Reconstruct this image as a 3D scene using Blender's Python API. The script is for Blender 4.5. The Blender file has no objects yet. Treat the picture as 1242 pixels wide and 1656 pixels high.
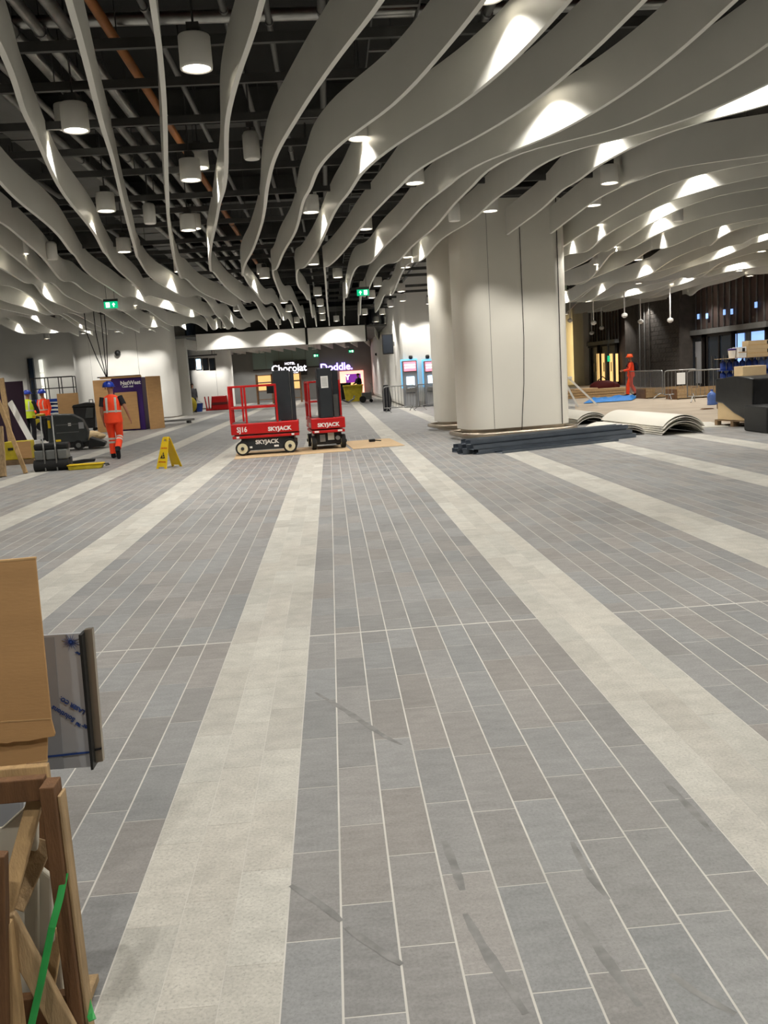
import bpy, bmesh, math, random
import numpy as np
from mathutils import Vector, Matrix, Euler
random.seed(7)
SC = bpy.context.scene
C = SC.collection
PI = math.pi
R = math.radians

# ------------------------------------------------------------------ camera
FPX = 1440.0                       # focal length in pixels of the 1242x1656 frame
PITCH, YAW, ROLL, CAMH = 0.15256, 0.05127, -0.06195, 1.5774
_fw = np.array([math.sin(YAW)*math.cos(PITCH), math.cos(YAW)*math.cos(PITCH), -math.sin(PITCH)])
_r0 = np.array([math.cos(YAW), -math.sin(YAW), 0.0])
_u0 = np.cross(_r0, _fw)
_r = math.cos(ROLL)*_r0 + math.sin(ROLL)*_u0
_u = -math.sin(ROLL)*_r0 + math.cos(ROLL)*_u0
cam_d = bpy.data.cameras.new('camera')
cam = bpy.data.objects.new('camera', cam_d); C.objects.link(cam)
cam_d.sensor_fit = 'VERTICAL'; cam_d.sensor_height = 36.0; cam_d.lens = FPX*36.0/1656.0
cam_d.clip_start = 0.05; cam_d.clip_end = 300
cam.matrix_world = Matrix(((_r[0], _u[0], -_fw[0], 0), (_r[1], _u[1], -_fw[1], 0), (_r[2], _u[2], -_fw[2], CAMH), (0, 0, 0, 1)))
SC.camera = cam

# survey helpers: turn a pixel of the photograph into a real place in the hall
def ray(px, py): return _r*(px-621)/FPX - _u*(py-828)/FPX + _fw
def G(px, py, z=0.0):
    d = ray(px, py); t = (z-CAMH)/d[2]; return Vector((t*d[0], t*d[1], z))
def AT(px, py, Y):
    d = ray(px, py); t = Y/d[1]; return Vector((t*d[0], Y, CAMH+t*d[2]))
def OX(px, py, X):
    d = ray(px, py); t = X/d[0]; return Vector((X, t*d[1], CAMH+t*d[2]))
def proj(p):
    d = np.array([p[0], p[1], p[2]-CAMH]); z = d@_fw
    if z < .05: return None
    return 621+FPX*(d@_r)/z, 828-FPX*(d@_u)/z

# ------------------------------------------------------------------ world, exposure
W = bpy.data.worlds.new('night_sky'); SC.world = W; W.use_nodes = True
W.node_tree.nodes['Background'].inputs[0].default_value = (0.30, 0.42, 0.62, 1)
W.node_tree.nodes['Background'].inputs[1].default_value = 0.10
SC.view_settings.view_transform = 'Standard'; SC.view_settings.look = 'None'
SC.view_settings.gamma = 1.0; SC.view_settings.use_curve_mapping = False
SC.view_settings.exposure = 0.25
LAMP_W = 186.0
SC.cycles.max_bounces = 5; SC.cycles.diffuse_bounces = 4; SC.cycles.glossy_bounces = 3
SC.cycles.transparent_max_bounces = 8; SC.cycles.sample_clamp_indirect = 6.0
SC.cycles.use_denoising = True; SC.cycles.use_adaptive_sampling = True; SC.cycles.adaptive_threshold = .04

# ------------------------------------------------------------------ materials
def lin(c):
    c = c/255.0
    return c/12.92 if c <= .04045 else ((c+.055)/1.055)**2.4
def rgb(t): return (lin(t[0]), lin(t[1]), lin(t[2]), 1)
MATS = {}
def M(name, col, rough=.6, metal=0.0, var=.10, scale=6.0, bump=0.0, bscale=None, spec=.4, stretch=(1, 1, 1), trans=0.0, alpha=1.0, island=0.0):
    if name in MATS: return MATS[name]
    m = bpy.data.materials.new(name); m.use_nodes = True; nt = m.node_tree; b = nt.nodes['Principled BSDF']
    L = nt.links.new
    b.inputs['Roughness'].default_value = rough; b.inputs['Metallic'].default_value = metal
    b.inputs['Specular IOR Level'].default_value = spec
    if trans: b.inputs['Transmission Weight'].default_value = trans
    if alpha < 1: b.inputs['Alpha'].default_value = alpha
    tc = nt.nodes.new('ShaderNodeTexCoord'); mp = nt.nodes.new('ShaderNodeMapping'); mp.inputs['Scale'].default_value = stretch
    L(tc.outputs['Object'], mp.inputs['Vector'])
    n = nt.nodes.new('ShaderNodeTexNoise'); n.inputs['Scale'].default_value = scale; n.inputs['Detail'].default_value = 5
    L(mp.outputs[0], n.inputs['Vector'])
    cr = nt.nodes.new('ShaderNodeMapRange'); cr.inputs[1].default_value = .3; cr.inputs[2].default_value = .7
    cr.inputs[3].default_value = 1-var; cr.inputs[4].default_value = 1+var
    L(n.outputs[0], cr.inputs[0])
    mul = nt.nodes.new('ShaderNodeVectorMath'); mul.operation = 'SCALE'
    mul.inputs[0].default_value = rgb(col)[:3]
    last = cr.outputs[0]
    if island:
        g = nt.nodes.new('ShaderNodeNewGeometry'); oi = nt.nodes.new('ShaderNodeObjectInfo')
        ad = nt.nodes.new('ShaderNodeMath'); L(g.outputs['Random Per Island'], ad.inputs[0]); L(oi.outputs['Random'], ad.inputs[1])
        fr = nt.nodes.new('ShaderNodeMath'); fr.operation = 'FRACT'; L(ad.outputs[0], fr.inputs[0])
        mr = nt.nodes.new('ShaderNodeMapRange'); mr.inputs[3].default_value = 1-island; mr.inputs[4].default_value = 1+island; L(fr.outputs[0], mr.inputs[0])
        m2 = nt.nodes.new('ShaderNodeMath'); m2.operation = 'MULTIPLY'; L(last, m2.inputs[0]); L(mr.outputs[0], m2.inputs[1]); last = m2.outputs[0]
    L(last, mul.inputs['Scale']); L(mul.outputs[0], b.inputs['Base Color'])
    if bump:
        n2 = nt.nodes.new('ShaderNodeTexNoise'); n2.inputs['Scale'].default_value = bscale or scale*6; n2.inputs['Detail'].default_value = 4
        L(mp.outputs[0], n2.inputs['Vector'])
        bp = nt.nodes.new('ShaderNodeBump'); bp.inputs['Strength'].default_value = bump; bp.inputs['Distance'].default_value = .01
        L(n2.outputs[0], bp.inputs['Height']); L(bp.outputs[0], b.inputs['Normal'])
    MATS[name] = m; return m
def ME(name, col, strength, sample=False):
    if name in MATS: return MATS[name]
    m = bpy.data.materials.new(name); m.use_nodes = True; b = m.node_tree.nodes['Principled BSDF']
    b.inputs['Base Color'].default_value = rgb(col); b.inputs['Emission Color'].default_value = rgb(col); b.inputs['Emission Strength'].default_value = strength
    if not sample: m.cycles.emission_sampling = 'NONE'
    MATS[name] = m; return m

def tile_mat(name, col, col2, rough, fleck, flcol, fscale, streak):
    """stone paving: broad clouding, fine flecks, a slightly different tone for each tile"""
    m = bpy.data.materials.new(name); m.use_nodes = True; nt = m.node_tree; b = nt.nodes['Principled BSDF']; L = nt.links.new
    geo = nt.nodes.new('ShaderNodeNewGeometry'); oi = nt.nodes.new('ShaderNodeObjectInfo')
    def noise(s, det, sc=(1, 1, 1)):
        mp = nt.nodes.new('ShaderNodeMapping'); mp.inputs['Scale'].default_value = sc; L(geo.outputs['Position'], mp.inputs['Vector'])
        n = nt.nodes.new('ShaderNodeTexNoise'); n.inputs['Scale'].default_value = s; n.inputs['Detail'].default_value = det; L(mp.outputs[0], n.inputs['Vector']); return n.outputs[0]
    def rng(o, a, b_, c, d):
        r = nt.nodes.new('ShaderNodeMapRange'); r.inputs[1].default_value = a; r.inputs[2].default_value = b_; r.inputs[3].default_value = c; r.inputs[4].default_value = d; L(o, r.inputs[0]); return r.outputs[0]
    def mul(a, c):
        n = nt.nodes.new('ShaderNodeMath'); n.operation = 'MULTIPLY'; L(a, n.inputs[0]); L(c, n.inputs[1]); return n.outputs[0]
    ad = nt.nodes.new('ShaderNodeMath'); L(geo.outputs['Random Per Island'], ad.inputs[0]); L(oi.outputs['Random'], ad.inputs[1])
    fr = nt.nodes.new('ShaderNodeMath'); fr.operation = 'FRACT'; L(ad.outputs[0], fr.inputs[0])
    v = mul(rng(fr.outputs[0], 0, 1, .90, 1.10), rng(noise(1.3, 4), .3, .7, .93, 1.07))
    v = mul(v, rng(noise(9, 4, (1, streak, 1)), .3, .7, .90, 1.10))
    v = mul(v, rng(noise(90, 2), .3, .7, .90, 1.10))
    hx = nt.nodes.new('ShaderNodeMath'); hx.operation = 'MULTIPLY'; L(ad.outputs[0], hx.inputs[0]); hx.inputs[1].default_value = 7.31
    hf = nt.nodes.new('ShaderNodeMath'); hf.operation = 'FRACT'; L(hx.outputs[0], hf.inputs[0])
    hm = nt.nodes.new('ShaderNodeMix'); hm.data_type = 'RGBA'; L(hf.outputs[0], hm.inputs['Factor']); hm.inputs['A'].default_value = rgb(col); hm.inputs['B'].default_value = rgb(col2)
    vm = nt.nodes.new('ShaderNodeVectorMath'); vm.operation = 'SCALE'; L(hm.outputs['Result'], vm.inputs[0]); L(v, vm.inputs['Scale'])
    mx = nt.nodes.new('ShaderNodeMix'); mx.data_type = 'RGBA'
    L(rng(noise(fscale, 2), .56, .66, 0, fleck), mx.inputs['Factor']); L(vm.outputs[0], mx.inputs['A']); mx.inputs['B'].default_value = rgb(flcol)
    L(mx.outputs['Result'], b.inputs['Base Color'])
    L(rng(noise(3, 4), .3, .7, rough-.08, rough+.08), b.inputs['Roughness']); b.inputs['Specular IOR Level'].default_value = .35
    MATS[name] = m; return m
tile_mat('tile_dark', (131, 132, 132), (138, 134, 130), .50, .35, (104, 103, 103), 160, 2.5)
tile_mat('tile_pale', (178, 176, 168), (176, 172, 163), .55, .45, (140, 137, 131), 110, 1.2)

M('grout', (192, 189, 182), .9, var=.12, scale=3)
M('white_fin', (222, 221, 213), .42, var=.03, scale=1.5, spec=.5)
M('cream_clad', (228, 224, 213), .34, var=.025, scale=1.0, spec=.5)
M('white_paint', (236, 234, 228), .6, var=.03, scale=1.0)
M('wall_white', (234, 232, 226), .7, var=.04, scale=.7)
M('wall_grey', (120, 120, 118), .7, var=.08, scale=.8)
M('void_dark', (42, 42, 40), .9, var=.2, scale=.6)
M('steel_dark', (82, 82, 80), .6, .2, var=.15, scale=3)
M('steel_galv', (150, 150, 148), .38, .8, var=.12, scale=5)
M('pipe_foil', (170, 170, 166), .3, .85, var=.25, scale=4, bump=.3, bscale=9)
M('pipe_copper', (165, 104, 52), .5, .2, var=.15, scale=4)
M('pipe_grey', (128, 128, 126), .5, .3, var=.1, scale=3)
M('beam_red', (104, 34, 30), .7, var=.15, scale=2)
M('duct_grey', (116, 116, 113), .5, .5, var=.12, scale=2)
M('brass', (172, 160, 144), .32, .85, var=.06, scale=2)
M('stainless', (176, 170, 160), .25, .95, var=.05, scale=3)
M('red_paint', (190, 24, 24), .4, var=.08, scale=4)
M('mast_dark', (44, 48, 52), .55, .1, var=.08, scale=4)
M('rubber', (32, 32, 32), .8, var=.15, scale=10)
M('hub_cream', (214, 208, 178), .5, var=.06, scale=6)
M('white_print', (235, 235, 232), .6, var=.02, scale=3)
M('black_print', (25, 25, 28), .6, var=.05, scale=3)
M('ply', (196, 168, 130), .7, var=.12, scale=4, stretch=(1, 6, 1), bump=.1)
M('wood_brown', (108, 76, 48), .75, var=.22, scale=7, stretch=(6, 6, 1), bump=.25)
M('wood_pale', (186, 154, 110), .75, var=.2, scale=7, stretch=(6, 6, 1), bump=.25)
M('wood_old', (166, 140, 104), .8, var=.28, scale=8, stretch=(5, 5, 1), bump=.3)
M('cardboard', (188, 147, 99), .8, var=.07, scale=3, stretch=(1, 1, 5), bump=.06, bscale=30)
M('cardboard_pale', (205, 180, 140), .8, var=.07, scale=3)
M('cardboard_edge', (196, 160, 112), .85, var=.15, scale=20)
M('film_grey', (172, 174, 178), .35, .1, var=.06, scale=2)
M('film_dark', (146, 149, 154), .35, .1, var=.06, scale=2)
M('blue_print', (38, 66, 130), .6, var=.05)
M('foam_white', (206, 200, 184), .8, var=.1, scale=5, bump=.25, bscale=8)
M('green_strap', (46, 150, 72), .4, var=.12, scale=12)
M('yellow_plastic', (222, 186, 20), .45, var=.06, scale=5)
M('yellow_dirty', (190, 170, 40), .6, var=.2, scale=5)
M('blue_plastic', (36, 70, 160), .45, var=.1, scale=5)
M('hivis_orange', (255, 74, 32), .7, var=.08, scale=9)
M('hivis_yellow', (206, 226, 50), .7, var=.08, scale=9)
M('reflective', (205, 205, 196), .45, .2, var=.08, scale=9)
M('helmet_blue', (34, 62, 170), .35, var=.05, scale=5)
M('helmet_orange', (250, 96, 40), .4, var=.05, scale=5)
M('cloth_dark', (28, 28, 34), .85, var=.2, scale=9)
M('cloth_grey', (74, 74, 78), .85, var=.15, scale=9)
M('skin', (176, 126, 100), .6, var=.06, scale=9)
M('hair', (40, 30, 24), .8, var=.2, scale=30)
M('black_plastic', (28, 29, 30), .5, var=.12, scale=5)
M('black_film', (30, 31, 33), .3, var=.25, scale=4, bump=.6, bscale=7)
M('dark_grey_plastic', (62, 66, 66), .5, var=.08, scale=5)
M('grey_plastic', (112, 114, 112), .55, var=.1, scale=5)
M('purple', (54, 24, 96), .5, var=.06, scale=3)
M('purple_dark', (52, 28, 50), .6, var=.08, scale=3)
M('tarp_blue', (40, 124, 200), .45, var=.15, scale=5, bump=.5, bscale=6)
M('bottle_blue', (40, 62, 132), .25, var=.15, scale=6)
M('bottle_pale', (88, 118, 186), .25, var=.12, scale=6)
M('brick_dark', (82, 76, 71), .85, var=.25, scale=2.5, bump=.3, bscale=9)
M('screed', (168, 154, 136), .8, var=.12, scale=1.2)
M('glass_dark', (46, 54, 64), .12, var=.2, scale=.8, spec=.6)
M('glass_green', (128, 146, 140), .15, var=.06, scale=.8, spec=.6)
M('frame_dark', (48, 44, 42), .5, .3, var=.1, scale=3)
M('stud_wall_dark', (74, 58, 52), .9, var=.25, scale=1.0)
M('pallet_wood', (120, 98, 72), .85, var=.25, scale=6, bump=.2)
M('tyre_mark', (123, 122, 120), .6, var=.3, scale=14)
M('screen_off', (60, 66, 76), .2, var=.05)
M('cable_black', (20, 20, 20), .7)
ME('lamp_disc', (255, 244, 222), 9.0)
ME('exit_green', (0, 176, 118), 1.0)
ME('exit_white', (235, 255, 245), 2.2)
ME('sign_white', (250, 245, 255), 1.8)
ME('sign_lilac', (150, 120, 235), .8)
ME('header_pink', (255, 130, 150), 1.3)
ME('screen_glow', (200, 232, 255), 2.6)
ME('halo_blue', (120, 205, 255), .55, True)
ME('window_day', (150, 190, 255), .9)
ME('window_warm', (255, 226, 160), 2.2, True)
ME('window_pale', (225, 225, 215), .9)
ME('shop_pink', (255, 170, 150), 1.6, True)
ME('shop_warm', (255, 206, 130), .9, True)
ME('shop_purple', (110, 40, 140), .8)

# ------------------------------------------------------------------ mesh helpers
class MB:
    def __init__(self): self.v = []; self.f = []
    def add(self, vs, fs, mat=None):
        o = len(self.v)
        self.v += [tuple(mat @ Vector(p)) if mat is not None else tuple(p) for p in vs]
        self.f += [tuple(i+o for i in f) for f in fs]; return self
    def box(self, cx, cy, cz, sx, sy, sz, rx=0, ry=0, rz=0):
        x, y, z = sx/2, sy/2, sz/2
        vs = [(-x, -y, -z), (x, -y, -z), (x, y, -z), (-x, y, -z), (-x, -y, z), (x, -y, z), (x, y, z), (-x, y, z)]
        fs = [(3, 2, 1, 0), (4, 5, 6, 7), (0, 1, 5, 4), (1, 2, 6, 5), (2, 3, 7, 6), (3, 0, 4, 7)]
        return self.add(vs, fs, Matrix.Translation((cx, cy, cz)) @ Euler((rx, ry, rz)).to_matrix().to_4x4())
    def bx(self, x0, x1, y0, y1, z0, z1): return self.box((x0+x1)/2, (y0+y1)/2, (z0+z1)/2, abs(x1-x0), abs(y1-y0), abs(z1-z0))
    def bar(self, p0, p1, w, h, up=(0, 0, 1)):
        p0, p1 = Vector(p0), Vector(p1); d = p1-p0; l = d.length; d.normalize()
        s = d.cross(Vector(up))
        if s.length < 1e-4: s = d.cross(Vector((0, 1, 0)))
        s.normalize(); u = s.cross(d)
        m = Matrix((s, d, u)).transposed().to_4x4(); m.translation = (p0+p1)/2
        x, y, z = w/2, l/2, h/2
        vs = [(-x, -y, -z), (x, -y, -z), (x, y, -z), (-x, y, -z), (-x, -y, z), (x, -y, z), (x, y, z), (-x, y, z)]
        return self.add(vs, [(3, 2, 1, 0), (4, 5, 6, 7), (0, 1, 5, 4), (1, 2, 6, 5), (2, 3, 7, 6), (3, 0, 4, 7)], m)
    def loft(self, pts, rad, n=10, side=None, caps=True, closed=False):
        pts = [Vector(p) for p in pts]; N = len(pts); vs = []; prev = None
        for i, p in enumerate(pts):
            if closed: t = pts[(i+1) % N]-pts[i-1]
            else: t = pts[min(i+1, N-1)]-pts[max(i-1, 0)]
            t.normalize()
            if side is not None: s = Vector(side)-t*Vector(side).dot(t)
            elif prev is None:
                a = Vector((0, 0, 1)) if abs(t.z) < .9 else Vector((1, 0, 0)); s = t.cross(a)
            else: s = prev-t*prev.dot(t)
            s.normalize(); prev = s; u = t.cross(s)
            r = rad[i] if isinstance(rad, (list, tuple)) else rad
            a, b = r if isinstance(r, (list, tuple)) else (r, r)
            for k in range(n):
                th = 2*PI*k/n; vs.append(p+s*(a*math.cos(th))+u*(b*math.sin(th)))
        fs = []
        for i in range(N if closed else N-1):
            j = (i+1) % N
            for k in range(n): fs.append((i*n+k, i*n+(k+1) % n, j*n+(k+1) % n, j*n+k))
        if caps and not closed: fs.append(tuple(range(n-1, -1, -1))); fs.append(tuple((N-1)*n+k for k in range(n)))
        return self.add(vs, fs)
    def cyl(self, p0, p1, r0, r1=None, n=14): return self.loft([p0, p1], [r0, r0 if r1 is None else r1], n)
    def tube(self, pts, r, n=8, closed=False): return self.loft(pts, r, n, closed=closed)
    def lathe(self, prof, n=20, c=(0, 0, 0)):
        vs = []; fs = []
        for r, z in prof:
            for k in range(n): vs.append((c[0]+r*math.cos(2*PI*k/n), c[1]+r*math.sin(2*PI*k/n), c[2]+z))
        for i in range(len(prof)-1):
            for k in range(n): fs.append((i*n+k, i*n+(k+1) % n, (i+1)*n+(k+1) % n, (i+1)*n+k))
        fs.append(tuple(range(n-1, -1, -1))); fs.append(tuple((len(prof)-1)*n+k for k in range(n)))
        return self.add(vs, fs)
    def prism(self, poly, a0, a1, axis='z'):
        def P3(p, a): return {'z': (p[0], p[1], a), 'y': (p[0], a, p[1]), 'x': (a, p[0], p[1])}[axis]
        n = len(poly); vs = [P3(p, a0) for p in poly]+[P3(p, a1) for p in poly]
        return self.add(vs, [tuple(range(n-1, -1, -1)), tuple(range(n, 2*n))]+[(k, (k+1) % n, n+(k+1) % n, n+k) for k in range(n)])
    def sheet(self, grid, th):
        """grid: rows of points -> a sheet of thickness th (solid)"""
        rows = len(grid); cols = len(grid[0]); P = [[Vector(p) for p in r] for r in grid]; top = []; bot = []
        for i in range(rows):
            for j in range(cols):
                du = P[min(i+1, rows-1)][j]-P[max(i-1, 0)][j]; dv = P[i][min(j+1, cols-1)]-P[i][max(j-1, 0)]
                nrm = du.cross(dv); nrm.normalize(); top.append(P[i][j]+nrm*th/2); bot.append(P[i][j]-nrm*th/2)
        N = rows*cols; fs = []
        for i in range(rows-1):
            for j in range(cols-1):
                a, b, c, d = i*cols+j, i*cols+j+1, (i+1)*cols+j+1, (i+1)*cols+j
                fs.append((a, d, c, b)); fs.append((N+a, N+b, N+c, N+d))
        rim = [j for j in range(cols)]+[i*cols+cols-1 for i in range(1, rows)]+[(rows-1)*cols+j for j in range(cols-2, -1, -1)]+[i*cols for i in range(rows-2, 0, -1)]
        for k in range(len(rim)): a, b = rim[k], rim[(k+1) % len(rim)]; fs.append((a, b, N+b, N+a))
        return self.add(top+bot, fs)
    def ball(self, c, r, n=12, m=8):
        rr = r if isinstance(r, (tuple, list)) else (r, r, r); vs = []; fs = []
        for i in range(1, m):
            ph = PI*i/m
            for k in range(n): vs.append((c[0]+rr[0]*math.sin(ph)*math.cos(2*PI*k/n), c[1]+rr[1]*math.sin(ph)*math.sin(2*PI*k/n), c[2]+rr[2]*math.cos(ph)))
        for i in range(m-2):
            for k in range(n): fs.append((i*n+k, (i+1)*n+k, (i+1)*n+(k+1) % n, i*n+(k+1) % n))
        fs.append(tuple(range(n))); fs.append(tuple((m-2)*n+k for k in range(n-1, -1, -1)))
        return self.add(vs, fs)
    def mesh(self, name, mat, smooth=False):
        me = bpy.data.meshes.new(name); me.from_pydata(self.v, [], self.f); me.validate()
        bm = bmesh.new(); bm.from_mesh(me); bmesh.ops.recalc_face_normals(bm, faces=bm.faces); bm.to_mesh(me); bm.free()
        if mat: me.materials.append(MATS[mat] if isinstance(mat, str) else mat)
        if smooth: me.shade_smooth() if not isinstance(smooth, float) else me.shade_smooth()
        return me
    def build(self, name, mat, parent=None, smooth=False, bevel=0, loc=None, rz=0):
        o = bpy.data.objects.new(name, self.mesh(name, mat, smooth)); C.objects.link(o)
        if parent is not None: o.parent = parent
        if loc is not None: o.location = loc
        o.rotation_euler.z = rz
        if smooth:
            md = o.modifiers.new('edge', 'EDGE_SPLIT'); md.split_angle = R(40)
        if bevel:
            b = o.modifiers.new('bevel', 'BEVEL'); b.width = bevel; b.segments = 2; b.limit_method = 'ANGLE'
        return o
def tag(o, label=None, cat=None, group=None, kind=None):
    if label: o['label'] = label
    if cat: o['category'] = cat
    if group: o['group'] = group
    if kind: o['kind'] = kind
    return o
def thing(name, label, cat, loc=(0, 0, 0), rz=0, group=None):
    o = bpy.data.objects.new(name, None); C.objects.link(o); o.location = loc; o.rotation_euler = (0, 0, rz); o.empty_display_size = .1
    return tag(o, label, cat, group)
def struct(o): o['kind'] = 'structure'; return o
def link_mesh(name, me, parent=None, loc=(0, 0, 0), rz=0, scale=None):
    o = bpy.data.objects.new(name, me); C.objects.link(o); o.location = loc; o.rotation_euler.z = rz
    if parent is not None: o.parent = parent
    if scale: o.scale = scale
    return o
def copy_tree(o, parent=None):
    c = o.copy(); C.objects.link(c); c.parent = parent
    for ch in list(o.children): copy_tree(ch, c)
    return c
def text(body, name, mat, parent, loc, rot, size, ext=.003, bold=0, sx=1.0, align='CENTER'):
    cu = bpy.data.curves.new(name, 'FONT'); cu.body = body; cu.size = size; cu.extrude = ext; cu.align_x = align; cu.align_y = 'CENTER'; cu.offset = bold; cu.resolution_u = 3
    t = bpy.data.objects.new(name, cu); C.objects.link(t)
    bpy.context.view_layer.update()
    me = bpy.data.meshes.new_from_object(t.evaluated_get(bpy.context.evaluated_depsgraph_get())); bpy.data.objects.remove(t)
    me.materials.clear(); me.materials.append(MATS[mat]); me.name = name
    o = bpy.data.objects.new(name, me); C.objects.link(o); o.parent = parent; o.location = loc; o.rotation_euler = rot; o.scale = (sx, 1, 1)
    return o
ORD = ['first', 'second', 'third', 'fourth', 'fifth', 'sixth', 'seventh', 'eighth', 'ninth', 'tenth', 'eleventh', 'twelfth', 'thirteenth', 'fourteenth', 'fifteenth', 'sixteenth', 'seventeenth', 'eighteenth', 'nineteenth', 'twentieth']
def catmull(pts, step=.3):
    pts = [Vector(p) for p in pts]; P = [pts[0]*2-pts[1]]+pts+[pts[-1]*2-pts[-2]]; out = []
    for i in range(1, len(P)-2):
        p0, p1, p2, p3 = P[i-1], P[i], P[i+1], P[i+2]; n = max(2, int((p2-p1).length/step))
        t0 = 0; t1 = t0+(p1-p0).length**.5; t2 = t1+(p2-p1).length**.5; t3 = t2+(p3-p2).length**.5
        for k in range(n):
            t = t1+(t2-t1)*k/n
            A1 = p0*((t1-t)/(t1-t0))+p1*((t-t0)/(t1-t0)); A2 = p1*((t2-t)/(t2-t1))+p2*((t-t1)/(t2-t1)); A3 = p2*((t3-t)/(t3-t2))+p3*((t-t2)/(t3-t2))
            B1 = A1*((t2-t)/(t2-t0))+A2*((t-t0)/(t2-t0)); B2 = A2*((t3-t)/(t3-t1))+A3*((t-t1)/(t3-t1))
            out.append(B1*((t2-t)/(t2-t1))+B2*((t-t1)/(t2-t1)))
    out.append(pts[-1]); return out
def smooth_poly(P, it=3):
    for _ in range(it): P = [P[0]]+[(P[i-1]+P[i]*2+P[i+1])/4 for i in range(1, len(P)-1)]+[P[-1]]
    return P

# ================================================================== THE SETTING
# ---- floor: 160 mm courses of stone, nine dark then three pale, laid along the hall
TW, TL, X0F = .16, .48, -.71645
YL1, YL2, YT = 5.391, 14.283, 24.0
floor = struct(MB().bx(-30, 20, -5, 90, -.08, -.0005).build('floor', 'grout'))
def in_view(x, y, w=0):
    p = proj((x, y, 0))
    return p is not None and -25 < p[0] < 1267 and 0 < p[1] < 1690
tiles = {'d': [], 'p': []}
rt = random.Random(3)
for k in range(-64, 72):
    kind = 'p' if k % 12 < 3 else 'd'
    xc = X0F+(k+.5)*TW
    off = rt.random()*TL if kind == 'd' else (k % 12)*TL/3+rt.random()*.05
    for a, b in ((-1.0, YL1), (YL1, YL2), (YL2, YT)) if kind == 'd' else ((-1.0, YT),):
        cuts = [a]; y = a+.10+off*.75
        while y < b-.08: cuts.append(y); y += TL
        cuts.append(b)
        for i in range(len(cuts)-1):
            y0, y1 = cuts[i], cuts[i+1]
            if abs(xc) > 1.2+.62*max(y1, 1.2): continue
            tiles[kind].append((xc, y0, y1))
JX, JY = .0066, .0045
def unit_tile(name, mat):
    b = MB(); c = .012     # a slab with a slightly eased top edge
    b.add([(-.5, -.5, -1), (.5, -.5, -1), (.5, .5, -1), (-.5, .5, -1), (-.5, -.5, 0), (.5, -.5, 0), (.5, .5, 0), (-.5, .5, 0)], [(4, 5, 6, 7), (0, 1, 5, 4), (1, 2, 6, 5), (2, 3, 7, 6), (3, 0, 4, 7)])
    return b.mesh(name, mat)
for kind, nm, mat in (('d', 'dark_floor_tile', 'tile_dark'), ('p', 'pale_floor_tile', 'tile_pale')):
    me = unit_tile(nm, mat); T = tiles[kind]
    jx = JX if kind == 'd' else .0022; jy = JY if kind == 'd' else .0016
    T.sort(key=lambda t: (0 if any(in_view(t[0]+s*TW/2, yy) for s in (-1, 1) for yy in (t[1], t[2])) else 1, t[0]**2+((t[1]+t[2])/2)**2))
    near, rest = T[:300], T[300:]
    for (x, y0, y1) in near:
        ja = .009 if kind == 'd' and (abs(y0-YL1) < .01 or abs(y0-YL2) < .01) else jy/2
        jb = .009 if kind == 'd' and (abs(y1-YL1) < .01 or abs(y1-YL2) < .01) else jy/2
        link_mesh(nm, me, floor, (x, (y0+ja+y1-jb)/2, rt.uniform(-.0002, .0002)), 0, (TW-jx, y1-y0-ja-jb, .0038))
    b = MB()
    for (x, y0, y1) in rest:
        if kind == 'p' : ja = jb = jy/2
        else:
            ja = .009 if abs(y0-YL1) < .01 or abs(y0-YL2) < .01 else jy/2; jb = .009 if abs(y1-YL1) < .01 or abs(y1-YL2) < .01 else jy/2
        xa, xb, ya, yb = x-TW/2+jx/2, x+TW/2-jx/2, y0+ja, y1-jb
        b.add([(xa, ya, 0), (xb, ya, 0), (xb, yb, 0), (xa, yb, 0), (xa, ya, -.0038), (xb, ya, -.0038), (xb, yb, -.0038), (xa, yb, -.0038)], [(0, 1, 2, 3), (4, 5, 1, 0), (5, 6, 2, 1), (6, 7, 3, 2), (7, 4, 0, 3)])
    o = b.build(nm+'s_beyond', mat, floor); o['kind'] = 'stuff'
for k in range(-15, 12):       # farther off the courses merge into bands
    xs = X0F+k*12*TW
    MB().bx(xs, xs+3*TW, YT, 76, -.004, 0).build('pale_paving_band', 'tile_pale', floor)
    MB().bx(xs+3*TW+.004, xs+12*TW-.004, YT, 76, -.004, -.0003).build('dark_paving_band', 'tile_dark', floor)
scr = [G(930, 676), G(1010, 676), G(1100, 681), G(1165, 684), G(1262, 688), Vector((18, 20, 0)), Vector((18, 64, 0)), G(930, 637)]
MB().prism([(p.x, p.y) for p in scr], .0002, .003).build('bare_screed', 'screed', floor)
for pts, w in (([(752, 1478), (780, 1530), (806, 1570), (850, 1640)], .016), ([(925, 1470), (965, 1530), (1035, 1628)], .016), ([(510, 1120), (560, 1150), (620, 1190), (650, 1205)], .016),
               ([(718, 1360), (735, 1400), (748, 1440)], .016), ([(470, 1432), (520, 1462), (552, 1490)], .014), ([(560, 1500), (610, 1535), (650, 1560)], .014), ([(925, 1362), (955, 1420), (985, 1455)], .013), ([(1075, 1265), (1115, 1305), (1150, 1345)], .015), ([(1085, 1575), (1130, 1610), (1190, 1640)], .012)):
    P = smooth_poly(catmull([G(*p) for p in pts], .06), 2); b = MB(); vs = []
    for i, p in enumerate(P):
        t = (P[min(i+1, len(P)-1)]-P[max(i-1, 0)]).normalized(); s = Vector((t.y, -t.x, 0)); ww = w*(.35+.65*math.sin(PI*(i+.5)/len(P)))*(1+.2*math.sin(i*2.3))
        vs += [p+s*ww+Vector((0, 0, .0006)), p-s*ww+Vector((0, 0, .0006))]
    b.add(vs, [(2*i, 2*i+1, 2*i+3, 2*i+2) for i in range(len(P)-1)]); b.build('tyre_mark', 'tyre_mark', floor)

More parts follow.
